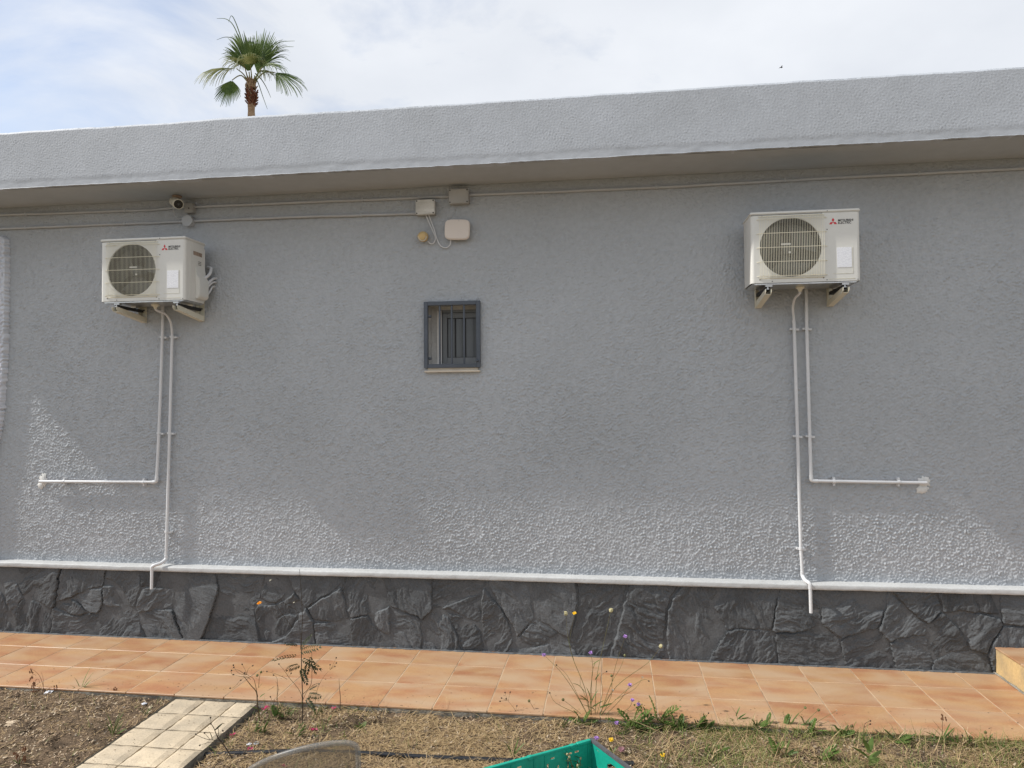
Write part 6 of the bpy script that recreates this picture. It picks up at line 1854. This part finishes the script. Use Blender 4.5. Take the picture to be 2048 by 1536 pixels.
def petal_pile(x, y, r, label, seed, n=5):
    rr = np.random.RandomState(seed); mb = MB()
    for k in range(n):
        a = rr.uniform(0, 6.28); cx_, cy_ = rr.uniform(-r * .4, r * .4, 2); L_ = r * rr.uniform(.7, 1.1); w = L_ * 0.42
        c_, s_ = math.cos(a), math.sin(a); z = rr.uniform(.002, r * .5); zt = rr.uniform(.002, r * .9)
        mb.add([(cx_, cy_, z * .4), (cx_ + L_ * .5 * c_ - w * s_, cy_ + L_ * .5 * s_ + w * c_, z + r * .25), (cx_ + L_ * c_, cy_ + L_ * s_, zt), (cx_ + L_ * .5 * c_ + w * s_, cy_ + L_ * .5 * s_ - w * c_, z + r * .25)], [(0, 1, 2, 3)])
    o_ = mb.build('pink_bract', M_pink, None, (x, y, hz(x, y) + 0.003)); tag(o_, label, 'petal', 'fallen pink bracts on the soil')


petal_pile(-2.15, -1.075, 0.034, 'fallen pink bracts against the walkway edge beside the paved path', 1, 7)
petal_pile(-1.700, -1.075, 0.020, 'small fallen pink bract beside the bare dark twig', 2, 4)
petal_pile(-1.718, -1.355, 0.026, 'fallen magenta bracts above the clear plastic sheet', 3, 6)
petal_pile(-2.170, -1.441, 0.022, 'fallen purple pink bract at the foot of the path edge', 4, 4)
petal_pile(-1.975, -1.590, 0.022, 'dark pink bracts beside the bottle cap', 5, 5)
petal_pile(-1.70, -1.74, 0.020, 'fallen pink bract behind the clear plastic sheet', 6, 4)
crumple('paper_scrap', -3.640, -1.075, 0.030, M_paper, 'crumpled bluish white paper by the left end of the walkway edge', 'paper', 1)
crumple('paper_scrap', -2.917, -1.143, 0.018, M_paper, 'small crumpled white scrap left of the path top', 'paper', 2, 0.8)
crumple('pebble', -2.860, -1.170, 0.016, M_palechip, 'pale pebble right of the small white scrap', 'pebble', 3, 0.6)
crumple('paper_scrap', -2.003, -1.545, 0.014, M_paper, 'white lump beside the bottle cap', 'paper', 4, 0.8)
crumple('dry_leaf', -3.50, -1.505, 0.045, M_palechip, 'large pale dry leaf at the left edge of the soil', 'leaf', 5, 0.25)
o = MB().tube([(0.013 * math.cos(a), 0.013 * math.sin(a), 0.006) for a in np.linspace(0, 2 * math.pi, 17)], 0.0035, 6, cap=False).build('bottle_cap', M_zinc, None, (-1.962, -1.541, hz(-1.962, -1.541) + 0.002))
tag(o, 'grey ring shaped bottle cap on the soil', 'bottle cap')

# ---- litter that nobody could count: straw, chips, pebbles, grass
R2 = np.random.RandomState(99)


def scatter(n, dens):
    """random soil positions kept with probability dens(x, y)"""
    xs_, ys_ = [], []
    tot = 0
    while tot < n:
        x = R2.uniform(-4.4, 2.9, n * 2); y = -1.052 - R2.rand(n * 2) ** 1.0 * 1.15
        k = (R2.rand(n * 2) < dens(x, y)) & ~((x > PX0 - 0.01) & (x < PX1 + 0.012))
        xs_.append(x[k]); ys_.append(y[k]); tot += k.sum()
    return np.concatenate(xs_)[:n], np.concatenate(ys_)[:n]


def stuff_mesh(name, V, quads, mt, label, cat):
    me = bpy.data.meshes.new(name)
    V = V.reshape(-1, 3).astype(np.float32); q = quads.astype(np.int32)
    me.vertices.add(len(V)); me.vertices.foreach_set('co', V.ravel())
    me.loops.add(q.size); me.loops.foreach_set('vertex_index', q.ravel())
    me.polygons.add(len(q)); me.polygons.foreach_set('loop_start', np.arange(0, q.size, q.shape[1], dtype=np.int32))
    me.update(calc_edges=True); me.validate()
    o_ = link(name, me, mt); tag(o_, label, cat, kind='stuff'); return o_


def strips(name, n, dens, Lr, wr_, tilt, curl, mt, label, cat, seg=2, zoff=0.004):
    x, y = scatter(n, dens); z = soil_h(x, y) + zoff * R2.rand(n)
    a = R2.uniform(0, 2 * np.pi, n); L = R2.uniform(*Lr, n) * (0.5 + R2.rand(n)); w = R2.uniform(*wr_, n)
    el_ = R2.uniform(tilt[0], tilt[1], n); bend = R2.uniform(-curl, curl, n)
    P = np.zeros((n, seg + 1, 2, 3))
    px, pyy, pz2 = x.copy(), y.copy(), z.copy()
    for i in range(seg + 1):
        t_ = i / seg; ww = w * (1 - 0.75 * t_)
        P[:, i, 0] = np.stack([px - np.sin(a) * ww, pyy + np.cos(a) * ww, pz2], -1)
        P[:, i, 1] = np.stack([px + np.sin(a) * ww, pyy - np.cos(a) * ww, pz2 + ww * R2.uniform(-.6, .6, n)], -1)
        px = px + np.cos(a) * np.cos(el_) * L / seg; pyy = pyy + np.sin(a) * np.cos(el_) * L / seg; pz2 = pz2 + np.sin(el_) * L / seg
        a = a + bend / seg; el_ = el_ - np.abs(bend) * 0.6 / seg
    idx = np.arange(n * (seg + 1) * 2).reshape(n, seg + 1, 2)
    q = np.stack([idx[:, :-1, 0], idx[:, :-1, 1], idx[:, 1:, 1], idx[:, 1:, 0]], -1).reshape(-1, 4)
    # keep the walkway clear: nothing pokes past its edge at ground level
    P[..., 1] = np.where((P[..., 1] > -1.052) & (P[..., 2] < TZ + 0.01), -1.052 - 0.01 * R2.rand(*P[..., 1].shape), P[..., 1])
    return stuff_mesh(name, P, q, mt, label, cat)


clump = lambda x, y, s_: fbm(x * s_ + 50, y * s_ + 50, 201, 3)
mid = lambda x: np.exp(-((x + 0.75) / 1.0) ** 2)
right = lambda x: sst(-0.1, 0.5, x)
left = lambda x: sst(-2.6, -3.0, x)
strips('dry_straw', 36000, lambda x, y: np.clip((0.25 + 0.75 * mid(x) + 0.45 * right(x)) * sst(0.30, 0.55, clump(x, y, 3)) * (1 - 0.7 * left(x)), 0, 1), (0.025, 0.07), (0.0012, 0.0028), (0.0, 0.36), 0.9, M_straw, 'dry straw and grass clippings strewn over the soil', 'straw')
strips('wood_litter', 16000, lambda x, y: 0.35 + 0.65 * sst(0.4, 0.6, clump(x, y, 5)), (0.008, 0.020), (0.002, 0.006), (-0.1, 0.5), 0.3, M_chip, 'brown bark chips and leaf crumbs on the soil', 'litter', seg=1)
strips('pale_litter', 7000, lambda x, y: 0.2 + 0.8 * sst(0.35, 0.65, clump(x + 9, y, 4)), (0.007, 0.018), (0.002, 0.006), (-0.1, 0.6), 0.3, M_palechip, 'pale dry leaf fragments on the soil', 'litter', seg=1, zoff=0.008)
strips('long_straw', 2600, lambda x, y: np.clip(0.15 + 0.5 * mid(x) + right(x) - 0.6 * left(x), 0, 1), (0.08, 0.24), (0.0012, 0.0024), (0.02, 0.55), 1.1, M_straw, 'long bent straw stalks lying across the soil', 'straw', seg=5, zoff=0.01)
strips('garden_grass', 8000, lambda x, y: np.clip(right(x) * sst(0.42, 0.62, clump(x, y + 4, 3.2)) + 0.5 * np.exp(-((x + 1.75) / 0.35) ** 2) * sst(0.45, 0.6, clump(x, y, 6)) + 0.02, 0, 1), (0.03, 0.075), (0.0010, 0.0020), (0.3, 1.2), 1.2, M_grass, 'thin green and yellow grass growing in the garden soil', 'grass', seg=4)
strips('edge_grass', 2000, lambda x, y: np.clip(sst(-0.1, 0.3, x) * np.exp((y + 1.05) / 0.06), 0, 1), (0.03, 0.085), (0.0010, 0.0022), (0.4, 1.3), 1.2, M_grass, 'green grass fringe along the right half of the walkway edge', 'grass', seg=4)
# pebbles
npb = 1500
x, y = scatter(npb, lambda x, y: 0.4 + 0.6 * clump(x, y, 6)); z = soil_h(x, y)
oct_ = np.array([(1, 0, 0), (0, 1, 0), (-1, 0, 0), (0, -1, 0), (0, 0, .7), (0, 0, -.5)])
rad = R2.uniform(0.002, 0.0075, npb) * (0.6 + R2.rand(npb))
V = oct_[None] * rad[:, None, None] * R2.uniform(0.6, 1.3, (npb, 6, 3)) + np.stack([x, y, z + 0.001], -1)[:, None]
T3 = np.array([(0, 1, 4), (1, 2, 4), (2, 3, 4), (3, 0, 4), (1, 0, 5), (2, 1, 5), (3, 2, 5), (0, 3, 5)])
stuff_mesh('pebbles', V, (np.arange(npb)[:, None, None] * 6 + T3[None]).reshape(-1, 3), M_pebble, 'small pebbles and crumbs of earth on the soil', 'pebbles')
# a few crumbs blown onto the tiles and the path
nb_ = 620
x = R2.uniform(-4.5, 2.5, nb_); y = -R2.beta(5, 1, nb_) * 0.985 - 0.06; z = np.full(nb_, TZ + 0.0012)
on_path = R2.rand(nb_) < 0.14
x = np.where(on_path, R2.uniform(PX0 + .02, PX1 - .02, nb_), x); y = np.where(on_path, R2.uniform(-1.95, -1.06, nb_), y); z = np.where(on_path, 0.002, z)
rad = R2.uniform(0.001, 0.0036, nb_)
V = oct_[None] * rad[:, None, None] * np.stack([R2.uniform(.7, 2.5, (nb_, 6)), R2.uniform(.7, 1.6, (nb_, 6)), R2.uniform(.3, .6, (nb_, 6))], -1) + np.stack([x, y, z], -1)[:, None]
stuff_mesh('crumbs', V, (np.arange(nb_)[:, None, None] * 6 + T3[None]).reshape(-1, 3), M_chip, 'crumbs of earth and leaf scattered on the tiles and path', 'crumbs')

# ================================================================== palm behind the house
palm = empty('fan_palm', (-14.51, 22.0, -0.07))
tag(palm, 'tall fan palm rising behind the roof of the house', 'palm tree')
HUB = Vector((0, 0, 15.05 + 0.07))
tp = []; tr_ = []
for k in range(120):
    z = 14.75 * k / 119
    tp.append((0.02 * math.sin(z * 0.7), 0, z)); tr_.append(0.155 + 0.12 * math.exp(-z / 0.8) + 0.006 * (k % 3 == 0) - 0.001 * z + PR.uniform(-.004, .004))
MB().tube(tp, tr_, 14).build('trunk', M_trunk, palm, smooth=True)
bt = MB(); bt2 = MB()
for k in range(190):
    a = PR.uniform(0, 6.283); z = PR.uniform(14.12, 15.15); up = (z - 14.12) / 1.03
    r0 = 0.12 + 0.05 * math.sin(math.pi * up); L_ = PR.uniform(0.16, 0.30)
    out = 0.07 * (1 - up) + 0.05
    c_, s_ = math.cos(a), math.sin(a); w = PR.uniform(.03, .06)
    tipz = PR.uniform(-0.10, 0.2) if up < 0.6 else 0.25
    b_ = Vector((r0 * c_, r0 * s_, z)); t_ = Vector(((r0 + out) * c_, (r0 + out) * s_, z + L_ * (0.5 + tipz)))
    sd = Vector((-s_ * w, c_ * w, 0)); th_ = Vector((c_ * 0.02, s_ * 0.02, 0))
    (bt if z < 14.72 else bt2).add([b_ - sd, b_ + sd, t_ + sd * 0.5 + th_, t_ - sd * 0.5 + th_, b_ - Vector((c_ * .04, s_ * .04, 0)), t_ - th_], [(0, 1, 2, 3), (1, 4, 5, 2), (4, 0, 3, 5)])
bt.build('old_leaf_bases', M_boot, palm)
bt2.build('fibrous_top', M_trunk, palm)
k_ = 0.0218


def frond(base_px, dy, dir3, Rr, span, droop, face, mt, nseg=34, sag=0.15, split=0.55):
    """fan leaf: petiole from the hub to base_px (offset in the picture plane, scaled to metres), blade of joined then free fingers"""
    P = HUB + Vector((base_px[0] * k_, dy, base_px[1] * k_))
    D = Vector(dir3).normalized(); Nn = Vector(face); Nn = (Nn - D * Nn.dot(D)).normalized(); S = D.cross(Nn)
    fr_ = empty('frond', (0, 0, 0), palm)
    h0 = HUB + Vector((PR.uniform(-.06, .06), PR.uniform(-.06, .06), -0.25))
    mid_ = (h0 + P) / 2 + Vector((0, 0, sag))
    MB().tube(smooth_path([h0, mid_, P], 5), [0.035 - 0.0018 * i for i in range(11)], 5).build('petiole', M_petiole, fr_, smooth=True)
    mb = MB()
    for s_ in range(nseg):
        u = (s_ + 0.5) / nseg * 2 - 1; a = u * span; da = span / nseg
        L_ = Rr * (1 - 0.28 * abs(u) ** 1.5) * PR.uniform(0.9, 1.08)
        dr = D * math.cos(a) + S * math.sin(a); sd = S * math.cos(a) - D * math.sin(a)
        dd = droop * PR.uniform(0.75, 1.3)
        v = []
        ts = (0.04, 0.3, split, 0.7, 0.85, 1.0)
        prev = P + dr * L_ * ts[0]; cur = dr.copy(); pt = ts[0]
        for i, t_ in enumerate(ts):
            if i:
                cur = (cur + Vector((0, 0, -1)) * dd * (t_ ** 1.6) * 0.9).normalized()
                prev = prev + cur * L_ * (t_ - pt); pt = t_
            w = math.tan(da) * L_ * t_ * 1.05 if t_ <= split else math.tan(da) * L_ * split * (1 - ((t_ - split) / (1 - split)) ** 1.6) * 0.95 + 0.006
            fold = Nn * (w * 0.45)
            v += [prev - sd * w - fold, prev + fold, prev + sd * w - fold]
        f = []
        for i in range(len(ts) - 1):
            b_ = 3 * i
            f += [(b_, b_ + 1, b_ + 4, b_ + 3), (b_ + 1, b_ + 2, b_ + 5, b_ + 4)]
        mb.add(v, f)
    mb.build('blade', mt, fr_)


deg = math.radians
# upright dark leaves of the crown
frond((7, 20), 0.2, (0.16, 0.10, 1), 1.95, deg(30), 0.08, (0.1, -1, 0.1), M_frond, 26, sag=0.02, split=0.68)
frond((-8, 22), 0.1, (-0.34, 0.1, 1), 1.90, deg(28), 0.20, (0.35, -1, 0.1), M_frond, 24, sag=0.02, split=0.68)
frond((0, 16), -0.2, (-0.08, -0.25, 1), 1.45, deg(46), 0.18, (0, -1, 0.2), M_frond, 30, sag=0.02, split=0.68)
frond((18, 24), 0.0, (0.55, 0.0, 0.85), 1.65, deg(42), 0.42, (-0.3, -1, 0.3), M_frond, 28, sag=0.05, split=0.45)
frond((6, 26), -0.35, (0.30, -0.75, 0.45), 1.25, deg(72), 0.95, (0.1, -0.6, 1), M_frondpale, 30, sag=0.05, split=0.35)
frond((-8, 28), -0.30, (-0.45, -0.65, 0.40), 1.20, deg(72), 0.95, (-0.1, -0.6, 1), M_frondpale, 30, sag=0.05, split=0.35)
frond((24, 26), -0.1, (1, -0.25, 0.25), 1.45, deg(52), 0.85, (0.1, -0.4, 1), M_frond, 30, sag=0.08, split=0.35)
frond((20, 14), -0.2, (0.9, -0.4, 0.1), 1.1, deg(55), 0.95, (0.1, -0.4, 1), M_frondpale, 26, sag=0.08, split=0.35)
# spreading and hanging leaves
frond((-28, 26), -0.1, (-1, -0.15, 0.12), 1.85, deg(46), 0.75, (-0.1, -0.45, 1), M_frondpale, 34, split=0.50)
frond((-32, 0), -0.3, (-0.28, -0.15, -1), 1.15, deg(62), 0.12, (-0.15, -1, 0.15), M_frond, 26, sag=0.35, split=0.52)
frond((52, 11), -0.2, (0.85, -0.1, -0.45), 1.65, deg(46), 0.40, (0.35, -0.8, 0.7), M_frond, 30, sag=0.30, split=0.42)
# long thin trailing fingers
for i, (pts) in enumerate([[(-14, 60), (-32, 105), (-48, 122), (-68, 125)], [(-14, 70), (-28, 110), (-38, 128), (-44, 116)], [(-14, 60), (-32, 82), (-50, 88), (-68, 84)], [(-12, 40), (-28, 56), (-46, 58), (-58, 56)],
                           [(30, 50), (45, 62), (62, 70), (88, 70)], [(30, 45), (50, 54), (68, 60), (86, 59)], [(8, 10), (16, -5), (24, -28), (34, -55)], [(10, 14), (22, 2), (32, -14), (41, -34)],
                           [(28, 32), (48, 40), (62, 42), (80, 32)], [(-12, 38), (-30, 48), (-34, 52), (-40, 58)]]):
    fp = [HUB + Vector((a * k_, -0.1, b * k_)) for a, b in pts]
    sp = smooth_path(fp, 5)
    MB().tube(sp, [0.026 * (1 - 0.8 * i / len(sp)) for i in range(len(sp))], 4).build('leaf_finger', M_frond, palm, smooth=True)

# ---- a small bird high in the sky
bird = empty('bird', (15.32, 60.0, 31.28)); tag(bird, 'tiny dark bird flying in the sky above the right end of the roof', 'bird')
bird.rotation_euler = (0, math.radians(-8), 0.3)
b_ = ball(0.05, 1.0, 8); b_.v = [(x * 2.4, y, z * 0.9) for x, y, z in b_.v]; b_.build('body', M_bird, bird, smooth=True)
for s_ in (-1, 1):
    MB().add([(0.06, 0, 0.02), (-0.05, 0, 0.02), (-0.06, s_ * 0.14, 0.10), (0.05, s_ * 0.14, 0.11), (-0.12, s_ * 0.30, 0.03)], [(0, 1, 2, 3), (3, 2, 4)]).build('wing', M_bird, bird)
MB().add([(-0.08, -0.012, 0), (-0.08, 0.012, 0), (-0.20, 0.04, 0), (-0.20, -0.04, 0)], [(0, 1, 2, 3)]).build('tail', M_bird, bird)
